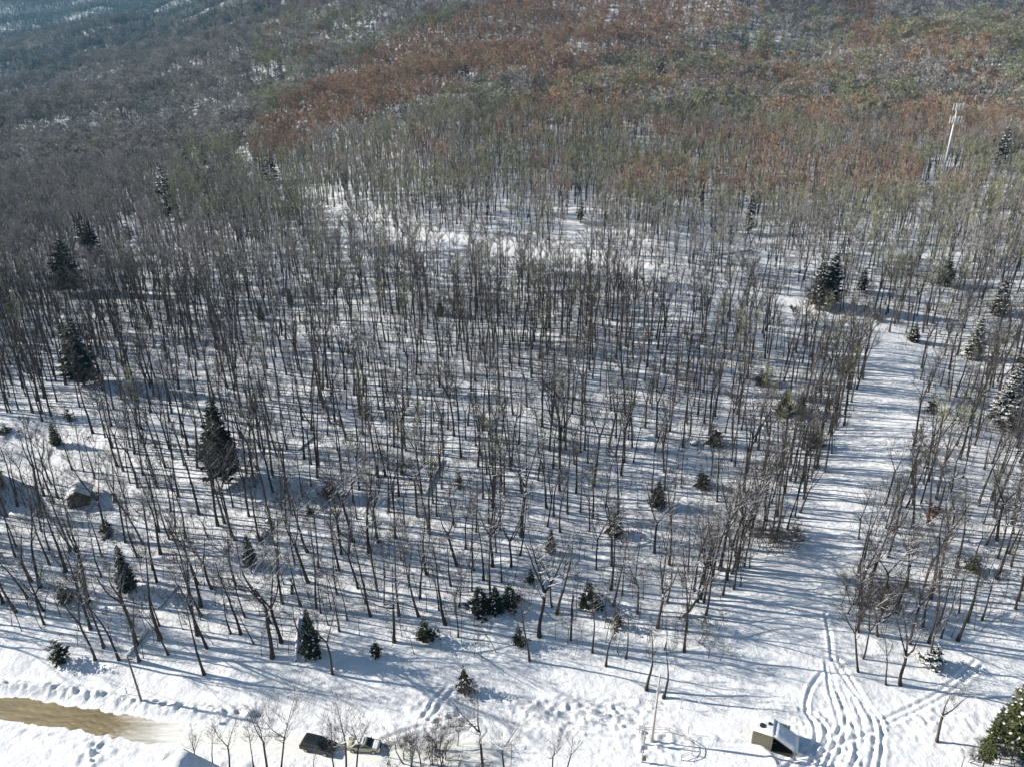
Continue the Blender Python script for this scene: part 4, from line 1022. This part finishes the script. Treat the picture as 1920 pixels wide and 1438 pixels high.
# brush thickets along the trail's left edge and at the bottom
def thicket(px, py, wpx, n_, hlo, hhi, name, lb, twig='twig'):
    x, y_, z = place(px, py); ds = wpx / F * math.hypot(y_, CAMZ)
    X = x + rng.normal(0, ds / 3, n_); Y = y_ + rng.normal(0, 1.6, n_); Z = height(X, Y); h = rng.uniform(hlo, hhi, n_) / TH
    ms = [mesh_joined(800 + i, 't', twig=twig, dia=.4, twigs=420, tw=.07, tl=2.6, nl=12, sides=4, crown_from=.08, fork=True, spread=1.2) for i in range(3)]
    stuff_forest(name, lb, 'brush', ms, X, Y, Z, rng.uniform(0, 6.28, n_), (rng.normal(0, .2, n_), rng.normal(0, .2, n_)), np.stack([h * 1.5, h * 1.5, h], 1))
thicket(1100, 1335, 170, 40, .8, 1.8, 'roadside_brush', 'low snow tangled brush between the beige car and the pale pole', 'snowy_twig')
thicket(790, 1436, 110, 26, 2.5, 5.5, 'verge_brush', 'leafless brush at the bottom edge below the beige car')
thicket(1310, 1195, 70, 16, 2, 4.5, 'trailside_brush', 'leafless brush on the left edge of the lower trail')
thicket(1450, 1020, 90, 40, 2, 5, 'slope_brush', 'leafless brush lining the left edge of the trail')
thicket(1640, 1150, 90, 26, 3, 7, 'right_bank_brush', 'leafless brush on the right bank of the trail')
thicket(1850, 1420, 110, 26, 1.5, 4, 'corner_brush', 'leafless twigs under the yellow green spruces at bottom right')

# ------------------------------------------------------------------ wording for the bare trees
LM = [(420, 830, 'the large dark green spruce'), (158, 660, 'the dark spruce at the left edge'), (152, 915, 'the brown shed'), (20, 880, 'the grey house'), (255, 1280, 'the lamp pole'), (600, 1390, 'the black SUV'), (690, 1388, 'the beige car'),
      (1225, 1330, 'the tall pale pole'), (1450, 1365, 'the open hut'), (1600, 1290, 'the foot of the trail'), (1660, 660, 'the upper end of the trail'), (925, 1115, 'the dense low evergreen clump'), (870, 1270, 'the small spruce above the road'),
      (585, 1190, 'the dark spruce above the road'), (112, 1225, 'the snowbank spruce'), (1880, 745, 'the large snow laden spruce'), (1870, 1320, 'the yellow green corner spruce'), (1738, 985, 'the brown leafed beech'), (1485, 755, 'the dark brush above the shaded snow'),
      (1490, 1008, 'the rock beside the trail'), (1232, 925, 'the dark evergreen clump'), (1755, 1228, 'the snow buried evergreen'), (825, 575, 'the olive evergreen near the centre'), (800, 900, 'the leaning snowy log'), (1053, 760, 'the centre of the slope'), (1540, 515, 'the evergreen pair above the trail'), (500, 585, 'the olive evergreens left of centre'), (240, 1065, 'the dull dark spruce')]
ORD = ['nearest', 'second nearest', 'third nearest', 'fourth nearest', 'fifth nearest', 'sixth nearest', 'seventh nearest', 'eighth nearest', 'ninth nearest', 'tenth nearest'] + [w_ + ' nearest' for w_ in 'eleventh twelfth thirteenth fourteenth fifteenth sixteenth seventeenth eighteenth nineteenth twentieth twenty-first twenty-second twenty-third twenty-fourth twenty-fifth twenty-sixth twenty-seventh twenty-eighth twenty-ninth thirtieth thirty-first thirty-second thirty-third thirty-fourth thirty-fifth thirty-sixth'.split()]
bk = {}
for o, kd, h, dia, lean in TREES:
    px, py = project(o.location.x, o.location.y, o.location.z); px, py = float(px), float(py)
    j = min(range(len(LM)), key=lambda k: (px - LM[k][0]) ** 2 + (1.3 * (py - LM[k][1])) ** 2)
    dx, dy = px - LM[j][0], py - LM[j][1]
    side = ('right' if dx > 0 else 'left') if abs(dx) > abs(dy) else ('below' if dy > 0 else 'above')
    shape = ('tall' if h > 15 else 'short' if h < 9 else 'medium') + ' ' + {0: 'straight', 1: 'forked', 2: 'spreading'}[kd]
    bk.setdefault((j, side), []).append((math.hypot(dx, dy), o, shape))
for (j, side), lst in bk.items():
    lst.sort(key=lambda q: q[0])
    for k, (dd, o, shape) in enumerate(lst):
        pos = {'right': 'right of', 'left': 'left of', 'above': 'up slope of', 'below': 'down slope of'}[side]
        o['label'] = '%s bare tree, %s %s %s' % (shape, ORD[min(k, len(ORD) - 1)], pos, LM[j][2])
        o['group'] = 'bare hardwood trees on the snowy slope'
W1 = 'first second third fourth fifth sixth seventh eighth ninth tenth eleventh twelfth thirteenth fourteenth fifteenth sixteenth seventeenth eighteenth nineteenth'.split()
LONE.sort(key=lambda o: float(project(o.location.x, o.location.y, o.location.z)[0]))
for k, o in enumerate(LONE):
    n_ = k if k < 18 else len(LONE) - 1 - k
    o['label'] = 'small dark evergreen above the far forest, %s from the %s' % (W1[n_], 'left' if k < 18 else 'right')

# ------------------------------------------------------------------ haze
hz = MB().quadbox((-4600, -420, -12), (4600, 4700, 880)); ho = hz.build('haze', []) if False else bpy.data.objects.new('haze', bpy.data.meshes.new('haze'))
ho.data.from_pydata(hz.v, [], hz.f); COL.objects.link(ho)
m = bpy.data.materials.new('haze'); m.use_nodes = True; m.node_tree.nodes.clear()
vo = m.node_tree.nodes.new('ShaderNodeVolumePrincipled'); ou = m.node_tree.nodes.new('ShaderNodeOutputMaterial'); m.node_tree.links.new(vo.outputs[0], ou.inputs['Volume'])
vo.inputs['Density'].default_value = .00007; vo.inputs['Color'].default_value = (.33, .68, 1.0, 1); vo.inputs['Anisotropy'].default_value = .1
ho.data.materials.append(m); ho['kind'] = 'stuff'; ho['label'] = 'thin blue air haze over the whole valley'; ho['category'] = 'haze'
